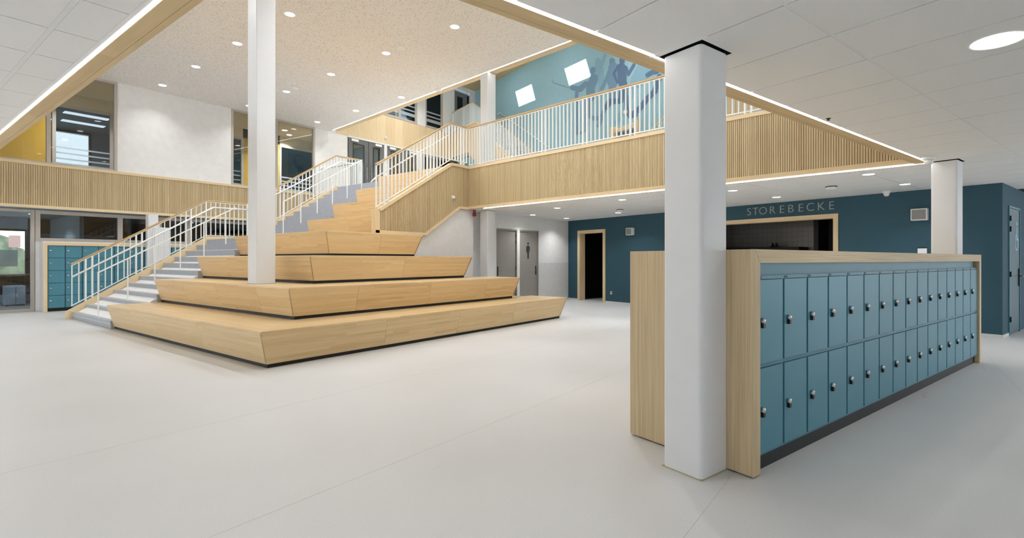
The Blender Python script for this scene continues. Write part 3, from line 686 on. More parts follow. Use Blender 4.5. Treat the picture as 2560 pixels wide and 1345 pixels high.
# ================================================================== SLATTED FASCIAS
SLAT_M = {}
def slat_mesh(w, h, d):
    k = (round(w, 4), round(h, 4), round(d, 4))
    if k not in SLAT_M: SLAT_M[k] = MB().box(-w/2, w/2, -d, 0, 0, h).mesh('slat', 'oak_slat')
    return SLAT_M[k]
def fascia(wf, s0, s1, z0, z1, pitch, label, bot=0.075, top=0.075, back=0.06):
    r = at(wf, 'slatted_fascia', label, 'wood cladding')
    MB().box(s0, s1, 0.0, back, z0+0.01, z1-0.02).build('backing', 'slat_backing', r)
    MB().box(s0, s1, -0.026, 0.02, z0, z0+bot).build('bottom_trim', 'oak_trim_x', r)
    MB().box(s0, s1, -0.030, 0.07, z1-top, z1).build('top_trim', 'oak_trim_x', r)
    n = int((s1-s0)/pitch); me = slat_mesh(pitch*0.70, z1-top-z0-bot, 0.012)
    for k in range(n): put('slat', me, r, (s0+pitch*(k+0.5), 0, z0+bot))
    return r
fascia(LEFT, -1.2, 11.15, 2.825, 4.06, 0.0455, 'slatted oak band along the left wall, over the teal lockers')
fascia(BALC, 0.0, BLEN, ZC+0.012, F1+0.03, 0.0362, 'long slatted oak front of the balcony')
# smooth oak band above the landing doors
ub = at(LEFT, 'oak_band', 'plain pale oak band above the grey landing doors', 'wood cladding')
for k in range(17):
    a, b = 11.82+k*0.49, 11.82+(k+1)*0.49
    MB().box(a+0.001, b-0.001, -0.02, 0.02, 6.70, F2-0.02).build('board', 'oak_trim_z', ub)
# slatted wall beside the stair, cut to the slope
sw = at(SLAT, 'slatted_stair_wall', 'slatted oak side wall of the stair, with a sloping top', 'wood cladding')
XA, XB, XC, XD, XE = 7.08, 8.58, 9.79, 10.14, 9.49
def ztop(x): return 2.60 + (min(x, XE)-7.2)*(F1+0.03-2.60)/(XE-7.2) if x > 7.2 else 2.60
def zbot(x): return 2.04 if x < XB else min(ZC, 2.04+(x-XB)*(ZC-2.04)/(XC-XB))
MB().xz([(XA, 2.04), (XB, 2.04), (XC, ZC), (XD, ZC), (XD, F1), (XE, F1), (7.2, 2.58), (XA, 2.50)], 0.0, 0.06).build('backing', 'slat_backing', sw)
sp = MB()
for a, b in (((XA, 2.04), (XB, 2.04)), ((XB, 2.04), (XC, ZC)), ((XC, ZC), (XD, ZC))): sp.bar((a[0], -0.01, a[1]+0.035), (b[0], -0.01, b[1]+0.035), 0.04, 0.07)
sp.build('bottom_trim', 'oak_trim_x', sw)
tt = MB()
for a, b in (((7.19, 2.58), (XE, F1)), ((XE, F1), (XD, F1))): tt.bar((a[0], 0.02, a[1]), (b[0], 0.02, b[1]), 0.12, 0.07)
tt.build('top_trim', 'oak_trim_x', sw)
MB().box(XA-0.01, XA+0.11, -0.03, 0.12, 2.04, 2.60).build('end_post', 'oak_trim_z', sw, 0.004)
x = XA+0.13
while x < XD-0.01:
    z0, z1 = zbot(x)+0.06, ztop(x)-0.03
    MB().xz([(-0.012, 0), (0.012, 0), (0.012, z1-z0), (-0.012, z1-z0)], -0.012, 0).build('slat', 'oak_slat', sw, loc=(x, 0, z0))
    x += 0.0362

# ================================================================== SEATING TIERS
def panel(mb, a, b, c, d, th):            # outer face corners: bottom a->b, top c (over a), d (over b); th = inward vector
    t = Vector(th); a, b, c, d = map(Vector, (a, b, c, d))
    mb.hexa([a, b, b+t, a+t, c, d, d+t, c+t]); return mb
TX = [3.193, 3.995, 4.803, 5.606]; TY = [6.69, 7.526, 8.363, 9.199]; TR_ = [10.163, 9.361, 8.573, 7.78]
YL = 13.1
def plane_px(x, y, i, side):             # where a joint seen at a pixel sits on a tier face
    r = ray(x, y)
    t = (TX[i]-0.06)/r[0] if side == 'L' else (TY[i]-0.05)/r[1]
    return r[1]*t if side == 'L' else r[0]*t
jl = [[(501, 845)], [(463, 740), (545, 750), (647, 765)], [(573, 670)], [(748, 615)]]
jr = [[(965, 832), (1147, 800), (1284, 768)], [(893, 755), (1074, 725), (1215, 715)], [(1010, 672)], [(950, 610)]]
names = ['lowest', 'second', 'third', 'fourth']
for i in range(4):
    z0, z1 = 0.5*i, 0.5*(i+1); x0, y0, xr = TX[i], TY[i], TR_[i]
    t = thing('seating_tier', names[i] + ' oak seating tier of the wide stair, with a black plinth', 'seating tier', (x0, y0, z0))
    ox, oy, orr = -0.12, -0.10, 0.15; hb = 0.05; ht = 0.5
    yl = YL - y0; xe = xr - x0
    yend = yl if i < 3 else yl
    MB().box(0.012, xe-0.012, 0.012, min(yl, 9.82-y0 if True else yl), 0, hb+0.01).build('plinth', 'plinth_black', t)
    MB().box(0.012, 1.2, 9.821-y0, yl, 0, hb+0.01).build('plinth', 'plinth_black', t)
    # left face, cut into panels
    js = sorted([0.0] + [plane_px(px, py, i, 'L')-y0 for px, py in jl[i]] + [yl])
    for a, b in zip(js, js[1:]):
        ya, yb = a + (0.002 if a > 0 else 0), b - 0.002
        ta = ya if a > 0 else oy
        pm = panel(MB(), (0, yb, hb), (0, ya, hb), (ox, yb, ht-0.028), (ox, ta, ht-0.028), (0.03, 0.0 if a > 0 else 0.03, 0))
        pm.build('side_board', 'oak_y_z', t)
    js = sorted([0.0] + [plane_px(px, py, i, 'R')-x0 for px, py in jr[i]] + [xe])
    for a, b in zip(js, js[1:]):
        xa, xb = a + (0.002 if a > 0 else 0), b - (0.002 if b < xe else 0)
        ta = xa if a > 0 else ox; tb = xb if b < xe else xe+orr
        pm = panel(MB(), (xa, 0, hb), (xb, 0, hb), (ta, oy, ht-0.028), (tb, oy, ht-0.028), (0, 0.03, 0))
        pm.build('front_board', 'oak_x_z', t)
    back = 9.82 - y0
    panel(MB(), (xe, 0, hb), (xe, back, hb), (xe+orr, oy, ht-0.028), (xe+orr, back, ht-0.028), (-0.03, 0, 0)).build('end_board', 'oak_y_z', t)
    # seat boards, mitred at the corner
    dx = 1.1 if i < 3 else 2.2; dy = 1.1
    MB().prism([(ox, oy), (ox+dx, oy+dy*1.0), (ox+dx, yl), (ox, yl)], ht-0.028, ht).build('seat_board', 'oak_y_x', t, 0.003)
    MB().prism([(ox+0.002, oy), (xe+orr, oy), (xe+orr, min(oy+dy, back)), (ox+0.002+min(oy+dy, back)-oy, min(oy+dy, back))], ht-0.028, ht).build('seat_board', 'oak_x_y', t, 0.003)
UX = [7.42, 8.17, 8.92, 9.70]
un = ['fifth', 'sixth', 'seventh', 'topmost']
for i in range(4):
    z0 = 2.0+0.5*i
    t = thing('seating_tier', un[i] + ' oak seating tier, between the grey steps and the slatted wall', 'seating tier', (UX[i], 9.9, z0))
    yl = YL-9.9; cuts = [0.0, 1.35+0.2*(i % 2), yl]
    for a, b in zip(cuts, cuts[1:]):
        panel(MB(), (0, b-0.002, 0), (0, a+0.002, 0), (-0.10, b-0.002, 0.472), (-0.10, a+0.002, 0.472), (0.03, 0, 0)).build('side_board', 'oak_y_z', t)
    MB().box(-0.10, 0.80 if i < 3 else 0.5, 0, yl, 0.472, 0.5).build('seat_board', 'oak_y_x', t, 0.003)

# ================================================================== GRAND STAIR
st = thing('staircase', 'wide grey stair rising beside the oak seating tiers', 'stair', (3.13, YL, 0))
NOSE = [3.13+0.2618*k for k in range(12)] + [7.22+0.2636*k for k in range(12)]
SWID = 3.0
for k in range(24):
    zt = (k+1)/6.0; xn = NOSE[k]-3.13
    nxt = (NOSE[k+1]-3.13 if k < 23 else xn+0.35) + 0.05
    cut = 1.25 if k % 2 else 2.05
    mb = MB()
    for a, b in ((0.0, cut-0.0015), (cut+0.0015, SWID)):
        mb.hexa([(xn+0.016, a, zt-1/6.0), (nxt, a, zt-1/6.0), (nxt, b, zt-1/6.0), (xn+0.016, b, zt-1/6.0), (xn, a, zt), (nxt, a, zt), (nxt, b, zt), (xn, b, zt)])
    mb.build('landing' if k == 11 else 'step', 'step_grey', st)
und = MB()
und.xz([(0.12, 0.0), (3.0, 1.72), (4.15, 1.72), (7.1, 3.6), (7.1, 3.75), (4.1, 1.88), (2.95, 1.88), (0.0, 0.1)], 0.02, SWID-0.02)
und.build('soffit', 'white_wall', st)
# oak stringer on the far side
sg = MB()
def zs(x):                                # stringer top line
    return 0.16+(x-3.05)*0.6365+0.035 if x < 6.05 else (2.10 if x < 7.05 else 2.10+(x-7.05)*0.632)
pts = [(3.05, zs(3.05)), (6.05, 2.105), (7.05, 2.105), (10.15, F1+0.06)]
for (xa, za), (xb, zb) in zip(pts, pts[1:]):
    sg.hexa([(xa-3.13, SWID, za-0.36), (xb-3.13, SWID, zb-0.36), (xb-3.13, SWID+0.1, zb-0.36), (xa-3.13, SWID+0.1, za-0.36), (xa-3.13, SWID, za), (xb-3.13, SWID, zb), (xb-3.13, SWID+0.1, zb), (xa-3.13, SWID+0.1, za)])
sg.build('stringer', 'oak_trim_x', st)
MB().box(-0.1, -0.03, SWID-0.005, SWID+0.105, 0, 0.2).build('stringer_end', 'oak_trim_z', st, 0.003)

def balustrade(wf, name, label, pts, y, drop, spacing, bars_to, oak=True, posts=(), lower=True, rail_w=0.055, white='white_metal'):
    """top rail through pts (s, z); balusters down to a lower rail; posts run down to bars_to(s)"""
    r = at(wf, name, label, 'balustrade')
    for (sa, za), (sb, zb) in zip(pts, pts[1:]):
        MB().bar((sa, y, za), (sb, y, zb), rail_w, 0.042).build('top_rail', 'oak_rail' if oak else white, r, 0.008)
        MB().bar((sa, y, za-0.035), (sb, y, zb-0.035), 0.035, 0.014).build('rail_band', white, r)
        if lower: MB().bar((sa, y, za-drop), (sb, y, zb-drop), 0.03, 0.02).build('bottom_rail', white, r)
    def top(s):
        for (sa, za), (sb, zb) in zip(pts, pts[1:]):
            if sa <= s <= sb: return za+(zb-za)*(s-sa)/(sb-sa)
        return pts[-1][1]
    s0, s1 = pts[0][0], pts[-1][0]; n = round((s1-s0)/spacing)
    me = {}
    for k in range(n+1):
        s = s0+0.012+(s1-s0-0.024)*k/n; tz = top(s)
        isp = any(abs(s-p) < spacing*0.5 for p in posts)
        z0 = (bars_to(s) if isp else tz-drop); h = round(tz-0.03-z0, 3)
        key = (h, isp)
        if key not in me: me[key] = MB().box(-0.016 if isp else -0.008, 0.016 if isp else 0.008, -0.024 if isp else -0.02, 0.024 if isp else 0.02, 0, h).mesh('baluster', white)
        put('post' if isp else 'baluster', me[key], r, (s, y, z0))
    return r
def rails(r, pts, y, rad, mat='white_metal', name='handrail'):
    mb = MB()
    for (sa, za), (sb, zb) in zip(pts, pts[1:]): mb.tube((sa, y, za), (sb, y, zb), rad, 10)
    return mb.build(name, mat, r)
LS = WF((0, 16.2), 0.0)
lb = balustrade(LS, 'stair_balustrade', 'white balustrade with an oak top rail on the left side of the grey stair',
    [(3.13, 1.31), (6.02, 3.13), (7.08, 3.13), (10.10, 5.12), (11.13, 5.12)], -0.04, 1.0, 0.125, lambda s: (zs(s) if s < 10.1 else F1)-0.02,
    posts=(3.38, 3.5, 4.4, 4.52, 5.5, 5.62, 6.0, 7.1, 8.1, 8.22, 9.2, 9.32, 10.1, 11.12))
rails(lb, [(3.13, 1.01), (6.17, 2.94), (7.07, 2.95), (10.2, 4.91), (10.83, 4.92)], -0.12, 0.021)
for s_ in (3.5, 4.5, 5.6, 6.6, 8.2, 9.3, 10.4):
    z_ = 1.01+(s_-3.13)*0.635 if s_ < 6.17 else (2.945 if s_ < 7.07 else (2.95+(s_-7.07)*0.626 if s_ < 10.2 else 4.915))
    MB().tube((s_, -0.12, z_-0.02), (s_, -0.05, z_-0.05), 0.006, 6).build('bracket', 'white_metal', lb)
balustrade(WF((11.13, 16.2), 90), 'gallery_balustrade', 'short white balustrade between the stair head and the left wall', [(0.06, 5.08), (2.66, 5.08)], 0.0, 0.98, 0.125, lambda s: F1, oak=False, posts=(0.06, 2.66))
def free_rail(label, xs, z0, slope, x0, ext):
    r = thing('handrail', label, 'handrail', (0, 14.28, 0))
    zt = lambda x: z0+(x-x0)*slope
    MB().bar((xs[0]-0.012, 0, zt(xs[0])), (xs[-1]+ext, 0, zt(xs[-1]+ext)), 0.03, 0.026).build('rail', 'white_metal', r)
    for x in xs:
        k = max(j for j in range(24) if NOSE[j] <= x+0.001)
        MB().box(x-0.011, x+0.011, -0.011, 0.011, (k+1)/6.0, zt(x)).build('post', 'white_metal', r)
free_rail('free-standing white handrail on posts on the lower stair flight', [3.207, 3.725, 4.235, 4.752, 5.264, 5.77], 1.135, 0.598, 3.207, 0.24)
free_rail('free-standing white handrail on posts on the upper stair flight', [7.273, 7.791, 8.302, 8.803, 9.316, 9.843], 3.08, 0.629, 7.273, 0.012)

rb = balustrade(SLAT, 'stair_balustrade', 'white balustrade with an oak top rail on the slatted stair wall',
    [(7.13, 3.63), (9.51, 5.12), (10.13, 5.12)], 0.04, 0.985, 0.113, lambda s: ztop(s)-0.02, posts=(7.36, 7.48, 8.74, 8.86, 9.95, 10.06))
rails(rb, [(7.06, 3.22), (7.2, 3.36), (9.5, 4.80)], 0.12, 0.018)
balustrade(BALC, 'balcony_balustrade', 'long white balustrade with an oak top rail on the balcony edge',
    [(0.0, 5.12), (BLEN, 5.12)], 0.04, 1.04, 0.113, lambda s: F1+0.02, posts=tuple(v for k in range(9) for v in (0.35+1.2*k, 0.465+1.2*k)))

# ================================================================== UPPER STAIR TO THE SECOND FLOOR
UP0 = (17.73, 16.8); UPS = WF(UP0, MURAL_ANG)
uw = struct(at(UPS, 'wall_under_stair'), 'pale blue wall below the upper flight')
MB().xz([(-2.15, F1), (2.6, F1), (-0.55, ZU-0.1), (-2.15, ZU-0.1)], 0.35, 0.45).build('plaster', 'mural_blue', uw)
us = at(UPS, 'upper_staircase', 'oak-clad flight along the blue mural wall to the second floor', 'stair')
def up_top(s): return F2+0.05 - max(0.0, s-0.45)*0.79
LU = 5.55
MB().xz([(-2.2, ZU), (-0.35, ZU), (3.1, F1), (LU, F1), (0.45, F2+0.05), (-2.2, F2+0.05)], 0.0, 0.08).build('flank_backing', 'slat_backing', us)
s = -2.15
while s < 5.0:
    z1 = up_top(s)-0.06; z0 = ZU+0.05 if s < -0.35 else max(F1, ZU-(s+0.35)*(ZU-F1)/3.45+0.05)
    MB().box(-0.02, 0.02, -0.018, 0, 0, z1-z0).build('slat', 'oak_trim_z', us, loc=(s, 0, z0)); s += 0.06
tp = MB()
for a, b in (((-2.2, F2+0.05), (0.45, F2+0.05)), ((0.45, F2+0.05), (LU, up_top(LU)))): tp.bar((a[0], 0.03, a[1]-0.02), (b[0], 0.03, b[1]-0.02), 0.12, 0.06)
tp.build('flank_trim', 'oak_trim_x', us)
bt = MB()
for a, b in (((-2.2, ZU), (-0.35, ZU)), ((-0.35, ZU), (3.1, F1))): bt.bar((a[0], 0.0, a[1]+0.03), (b[0], 0.0, b[1]+0.03), 0.06, 0.06)
bt.build('flank_bottom', 'oak_trim_x', us)
for k in range(24):
    zt = F2 - k/6.0; s_ = 0.3+k*0.225
    MB().box(s_-0.24, s_+0.0, 0.08, 1.72, zt-0.22, zt-1/6.0).build('step', 'step_grey', us)
balustrade(UPS, 'upper_balustrade', 'white balustrade of the upper flight in front of the mural',
    [(-2.1, 9.06), (0.0, 9.10), (0.02, 9.10), (5.9, 9.10-5.88*0.66)], 0.03, 1.0, 0.12, lambda s: up_top(s), posts=(-2.1, -0.9, 0.0, 1.2, 2.4, 3.6))
wh = at(MUR, 'wall_handrail', 'white handrail fixed to the blue mural wall', 'handrail')
hp = [MUR.px(x, y, -0.07) for x, y in ((1243, 287), (1250, 282), (1300, 317.5), (1372, 368))]
mb = MB()
for (a, b), (c, d) in zip(hp, hp[1:]): mb.tube((a, -0.07, b), (c, -0.07, d), 0.024, 8)
mb.build('rail', 'white_metal', wh)
for k in range(5):
    a = hp[1][0]+0.25+k*(hp[3][0]-hp[1][0]-0.4)/4; z_ = hp[1][1]+(a-hp[1][0])*(hp[3][1]-hp[1][1])/(hp[3][0]-hp[1][0])
    MB().tube((a, -0.07, z_), (a, 0, z_-0.07), 0.012, 6).build('bracket', 'white_metal', wh)
# second flight further right: stringer and rail rising to the right
q0, q1 = MUR.px(1606, 348, -1.6), MUR.px(1668, 286, -1.6)
uf = at(MUR, 'far_staircase', 'pale oak stair flank rising to the right behind the balcony rail', 'stair')
sl = (q1[1]-q0[1])/(q1[0]-q0[0])
MB().bar((q0[0]-0.2, -1.6, q0[1]-0.2*sl), (q0[0]+4.3, -1.6, q0[1]+4.3*sl), 0.05, 0.05).build('top_rail', 'oak_trim_x', uf)
for k in range(36):
    s_ = q0[0]+0.05+0.12*k; zt = q0[1]+sl*(s_-q0[0])
    MB().box(-0.008, 0.008, -0.02, 0.02, 0, 0.95).build('baluster', 'white_metal', uf, loc=(s_, -1.6, zt-1.0))
    MB().box(-0.05, 0.05, -0.02, 0.0, 0, max(0.05, zt-1.05-max(F1, zt-2.2))).build('slat', 'oak_trim_z', uf, loc=(s_, -1.58, max(F1, zt-2.2)))

# ================================================================== LANDING DOORS AND SECOND-FLOOR WINDOWS
def landing_door(nm, x0, x1, label, handle_right, closer=True):
    d = at(LEFT, nm); struct(d, label)
    f = MB(); g0_, g1_ = x0+0.2, x1-0.2
    for a, b, c, e in ((x0, g0_, F1, 6.63), (g1_, x1, F1, 6.63), (g0_, g1_, 6.42, 6.63), (g0_, g1_, F1, F1+0.35)): f.box(a, b, 0.0, 0.05, c, e)
    f.build('leaf', 'dark_grey_door', d)
    gk = MB()
    for a, b, c, e in ((g0_, g0_+0.025, F1+0.35, 6.42), (g1_-0.025, g1_, F1+0.35, 6.42), (g0_+0.025, g1_-0.025, 6.395, 6.42), (g0_+0.025, g1_-0.025, F1+0.35, F1+0.375)): gk.box(a, b, -0.006, 0.0, c, e)
    gk.build('gasket', 'black', d)
    MB().box(g0_, g1_, 0.02, 0.028, F1+0.35, 6.42).build('pane', 'glass', d)
    hx = x1-0.1 if handle_right else x0+0.1
    MB().tube((hx, -0.05, F1+0.95), (hx, -0.05, F1+1.55), 0.014, 8).tube((hx, -0.05, F1+1.0), (hx, 0, F1+1.0), 0.01, 6).tube((hx, -0.05, F1+1.5), (hx, 0, F1+1.5), 0.01, 6).build('pull_handle', 'chrome', d)
    if closer: MB().box(x0+0.12 if handle_right else x1-0.45, x0+0.45 if handle_right else x1-0.12, -0.06, 0.0, 6.5, 6.6).build('door_closer', 'white_metal', d, 0.006)
landing_door('door_6', 12.40, 13.36, 'grey glazed landing door next to the white wall', True)
landing_door('door_7', 13.40, 14.16, 'grey glazed landing door in the middle, left of the white post', False)
landing_door('door_8', 14.36, 15.3, 'grey glazed landing door right of the white post', True)
landing_door('door_9', 15.32, 16.1, 'grey glazed landing door behind the slatted stair wall', False)
lf = struct(empty('trim_1'), 'white posts and head between the landing doors')
MB().box(14.18, 14.33, 18.86, 19.0, F1, 6.68).build('post', 'white_paint', lf)
MB().box(16.1, 16.4, 18.84, 19.0, F1, 6.68).build('post', 'white_paint', lf)
MB().box(12.34, 18.6, 18.88, 19.0, 6.635, 6.70).build('head', 'white_paint', lf)
window('window_11', LEFT, 16.42, 18.5, F1, 6.64, 0.0, (17.4,), fw=0.12, mat='dark_grey_door', gl='glass_dark', label='dark glazed screen at the end of the landing')
lr = struct(empty('wall_landing_rooms'), 'dim rooms behind the landing doors')
MB().box(12.3, 20, 21.2, 21.3, F1, ZU).build('back_wall', 'corridor_ceiling', lr)
MB().box(14.0, 14.1, 19.1, 21.2, F1, ZU).build('partition', 'room_blue', lr)
MB().box(12.3, 21, 19.1, 21.3, ZU-0.02, ZU+0.04).build('room_ceiling', 'corridor_ceiling', lr)
MB().box(12.3, 20, 19.1, 21.3, 3.9, F1).build('room_floor', 'room_floor', lr)
MB().box(20.0, 20.1, 19.0, 21.3, F1, ZR).build('end_wall', 'room_blue', lr)
# second floor
for nm, x0, x1, bars, lab, gl in (('window_12', 12.6, 16.12, (15.08,), 'second-floor window above the oak band, nearest the tall ceiling', 'glass'),
                                  ('window_13', 16.62, 17.80, (), 'second-floor window with frosted stripes above the oak band', 'glass_dark')):
    w = window(nm, LEFT, x0, x1, F2, 10.5, 0.02, bars, fw=0.1, mat='frame_greige', gl=gl, label=lab)
    stripes(w, x0+0.1, x1-0.1, 0.05, ((8.75, 8.82), (8.55, 8.62), (8.3, 8.45)))
w2 = struct(empty('wall_second'), 'white piers between the second-floor windows')
for x0, x1 in ((16.12, 16.62), (17.80, 18.6), (19.75, 20.2)):
    MB().box(x0, x1, 18.88, 19.05, F2-0.03, ZR).build('pier', 'white_wall', w2)
MB().box(12.6, 20.2, 18.9, 19.05, 10.5, ZR).build('head', 'white_wall', w2)
d10 = at(LEFT, 'door_10'); struct(d10, 'dark-framed glazed door on the second floor, beside the blue wall')
f = MB()
for a, b, c, e in ((18.6, 18.82, F2, 10.35), (19.25, 19.5, F2, 10.35), (18.82, 19.25, 10.1, 10.35), (18.82, 19.25, F2, 8.3), (19.5, 19.56, F2, 10.35), (19.70, 19.75, F2, 10.35), (19.56, 19.70, 10.3, 10.35)): f.box(a, b, 0.0, 0.06, c, e)
f.build('leaf', 'dark_grey_door', d10); MB().box(18.82, 19.25, 0.02, 0.028, 8.3, 10.1).build('pane', 'glass_dark', d10); MB().box(19.56, 19.7, 0.02, 0.028, F2, 10.3).build('pane', 'glass_dark', d10)
MB().box(12.0, 20.2, 22.0, 22.1, F2, ZR).build('back_wall', 'room_blue', w2)
MB().box(12.0, 20.2, 19.05, 22.1, 10.55, 10.6).build('room_ceiling', 'room_blue', w2)
MB().box(12.0, 20.2, 19.1, 22.1, 7.9, F2).build('room_floor', 'grey_dado', w2)
MB().box(11.9, 12.0, 19.1, 22.1, F2, ZR).build('end_wall', 'room_blue', w2)

# ================================================================== COLUMNS
def column(label, x, y, ang, side, z0, z1, collar=True, seal=False, rad=0.03):
    t = thing('column', label, 'column', (x, y, z0), R(ang)); h = side/2
    n = 5; p = []
    for cx_, cy_, a0 in ((h-rad, h-rad, 0), (-h+rad, h-rad, 90), (-h+rad, -h+rad, 180), (h-rad, -h+rad, 270)):
        for k in range(n+1): a = R(a0+90*k/n); p.append((cx_+rad*math.cos(a), cy_+rad*math.sin(a)))
    sh = MB(); sh.prism(p, 0.004, z1-z0-0.012)
    o = sh.build('shaft', 'white_paint', t)
    for pl in o.data.polygons: pl.use_smooth = abs(pl.normal.z) < 0.5
    md_ = o.modifiers.new('edges', 'EDGE_SPLIT'); md_.split_angle = R(35)
    if collar:
        c = MB(); w0_, w1_ = h+0.02, h+0.065
        for a, b, e, f_ in ((-w1_, w1_, -w1_, -w0_), (-w1_, w1_, w0_, w1_), (-w1_, -w0_, -w0_, w0_), (w0_, w1_, -w0_, w0_)): c.box(a, b, e, f_, z1-z0-0.002, z1-z0+0.006)
        c.build('ceiling_collar', 'ceiling_tile', t)
        MB().box(-w0_, w0_, -w0_, w0_, z1-z0-0.001, z1-z0+0.004).build('shadow_gap', 'dark_gap', t)
    if seal: MB().box(-h-0.005, h+0.005, -h-0.005, h+0.005, 0, 0.006).build('base_seal', 'sealant', t)
    return t
def from_corner(cx_, cy_, ang, side):    # nearest corner -> centre, for a column whose near corner is local (-,-)
    a = R(ang); h = side/2
    return cx_+h*math.cos(a)-h*math.sin(a), cy_+h*math.sin(a)+h*math.cos(a)
cA = from_corner(3.196, 1.020, AL, 0.305)
column('large white square column in front of the near locker block', cA[0], cA[1], AL, 0.305, 0, ZC, seal=True)
cD = from_corner(8.985, -0.675, AL, 0.30)
column('white square column behind the far end of the near lockers', cD[0], cD[1], AL, 0.30, 0, ZC)
cB = from_corner(10.49, 9.34, AB, 0.32)
column('white square column on the balcony, rising to the tall ceiling', cB[0], cB[1], AB, 0.32, F1, ZU, collar=False)
column('white square column under the balcony corner, beside the toilet doors', cB[0]+0.02, cB[1]+0.03, AB, 0.32, 0, ZC, collar=False)
column('tall white square column standing on the second oak tier', 4.114+0.165, 8.985+0.165, 0, 0.33, 1.0, ZU, collar=False, seal=True, rad=0.02)
column('white column between the two parts of the left lockers', 5.43, 18.55, 0, 0.26, 0, ZC, collar=False)
dc = thing('duct_casing', 'white panelled duct casing beside the left locker column', 'casing', (5.62, 18.42, 0))
for k in range(4):
    for a, b in ((-0.18, -0.06), (-0.058, 0.10), (0.102, 0.2)): MB().box(a, b, -0.1, 0.1, 0.02+k*0.6, 0.617+k*0.6).build('panel', 'white_paint', dc)

# ================================================================== NEAR LOCKER BLOCK
CAB0 = (3.416, 0.756); CABW = WF(CAB0, AL)
lk = at(CABW, 'locker_block', 'freestanding oak-cased block of teal lockers in the foreground', 'lockers')
CL, CH, CD, TH = 5.985, 1.49, 1.05, 0.09
MB().box(0, 0.022, 0.0, CD, 0.012, CH-0.001).build('end_panel', 'oak_laminate_z', lk, 0.001)
MB().xz([(0.022, 0.012), (TH, 0.012), (TH, CH-TH-0.003), (0.0225, CH-0.005)], 0.0, 0.03).build('casing_edge', 'oak_laminate_z', lk)
MB().xz([(TH+0.001, CH-TH), (3.9, CH-TH), (3.9, CH), (0.0235, CH)], 0.0, 0.03).build('casing_top_edge', 'oak_laminate_x', lk)
MB().xz([(3.9015, CH-TH), (CL-TH, CH-TH), (CL, CH), (3.9015, CH)], 0.0, 0.03).build('casing_top_edge', 'oak_laminate_x', lk)
MB().xz([(CL-TH, 0.012), (CL, 0.012), (CL, CH-0.0005), (CL-TH, CH-TH-0.0005)], 0.0, 0.03).build('casing_edge', 'oak_laminate_z', lk)
MB().box(CL-TH, CL, 0.03, CD, 0.012, CH-0.03).build('end_panel', 'oak_laminate_z', lk)
MB().box(0.022, CL-0.001, 0.03, CD, CH-0.03, CH-0.002).build('top_panel', 'oak_laminate_x', lk)
MB().box(0.022, TH, 0.03, 0.5, 0.012, CH-0.03).build('casing_lining', 'oak_laminate_z', lk)
MB().box(0.03, CL-0.03, 0.98, CD-0.01, 0.03, CH-0.03).build('back_panel', 'oak_laminate_z', lk)
for a, b in ((TH, 3.6), (3.603, CL-TH)): MB().box(a, b, 0.055, 0.5, 0.0, 0.105).build('plinth', 'plinth_black', lk)
MB().box(TH, 3.9, 0.06, 0.08, 1.30, CH-TH).build('filler_panel', 'teal_locker', lk)
MB().box(3.902, CL-TH-0.05, 0.06, 0.08, 1.30, CH-TH).build('filler_panel', 'teal_locker', lk)
NC = 16; PI_ = (CL-2*TH)/NC
DH1, DH2 = (0.125, 0.692), (0.724, 1.287)
dm = {k: MB().box(0.012, PI_-0.012, 0.024, 0.040, 0, k[1]-k[0]).mesh('locker_door', 'teal_locker') for k in (DH1, DH2)}
lm1 = MB().lathe([(0.012, 0.026), (0.02, 0.020), (0.02, 0.006), (0.014, 0.0), (0.0, 0.0)], (0, 0, 0.012), 12, 'y').mesh('lock', 'chrome')
lm2 = MB().box(-0.012, 0.014, 0.004, 0.024, -0.035, 0.004).mesh('lock_body', 'dark_metal')
lm3 = MB().tube((-0.03, 0.012, 0.012), (-0.012, 0.012, 0.012), 0.0035, 6).mesh('hasp', 'chrome')
np_ = MB().box(0.03, 0.075, 0.0315, 0.034, 1.294, 1.309).mesh('number_plate', 'sign_dark')
for c in range(NC):
    s0 = TH+PI_*c
    fr_ = MB()
    fr_.box(s0+0.0005, s0+0.011, 0.034, 0.5, 0.107, 1.314); fr_.box(s0+PI_-0.011, s0+PI_-0.0005, 0.034, 0.5, 0.107, 1.314)
    for a, b in ((0.107, 0.122), (0.695, 0.721), (1.290, 1.314)): fr_.box(s0+0.011, s0+PI_-0.011, 0.034, 0.5, a, b)
    fr_.build('locker_frame', 'teal_locker_frame', lk)
    put('number_plate', np_, lk, (s0, 0, 0))
    for k in (DH1, DH2):
        d = put('locker_door', dm[k], lk, (s0, 0, k[0]), bevel=0.0015, seg=1)
        zl = 0.405-0.125 if k == DH1 else 1.0-0.724
        put('lock', lm1, d, (0.062, 0.0, zl)); put('lock_body', lm2, d, (0.062, 0.0, zl)); put('hasp', lm3, d, (0.062, 0.0, zl))

# ================================================================== LEFT LOCKERS
LL = WF((3.085, 18.85), 0.0)
ll = at(LL, 'locker_wall', 'oak-framed wall of small teal lockers at the left, behind the stair rail', 'lockers')
LW, LH = 4.2, 1.93
MB().box(0, 0.085, 0.0, 0.45, 0, LH-0.03).build('side_panel', 'oak_trim_z', ll)
MB().box(-0.003, 0.0, 0.0, 0.45, 0, LH).build('side_lining', 'white_paint', ll)
MB().box(0.0, LW, 0.0, 0.45, LH-0.03, LH).build('top_cover', 'white_paint', ll)
MB().box(0.085, LW, 0.0, 0.03, LH-0.11, LH-0.03).build('top_panel', 'oak_trim_x', ll)
MB().box(0.085, LW, 0.05, 0.45, 0, 0.09).build('plinth', 'plinth_black', ll)
MB().box(0.085, LW, 0.045, 0.45, 0.09, LH-0.11).build('carcass', 'teal_dark', ll)
cp, rp = 0.358, (LH-0.11-0.09)/5
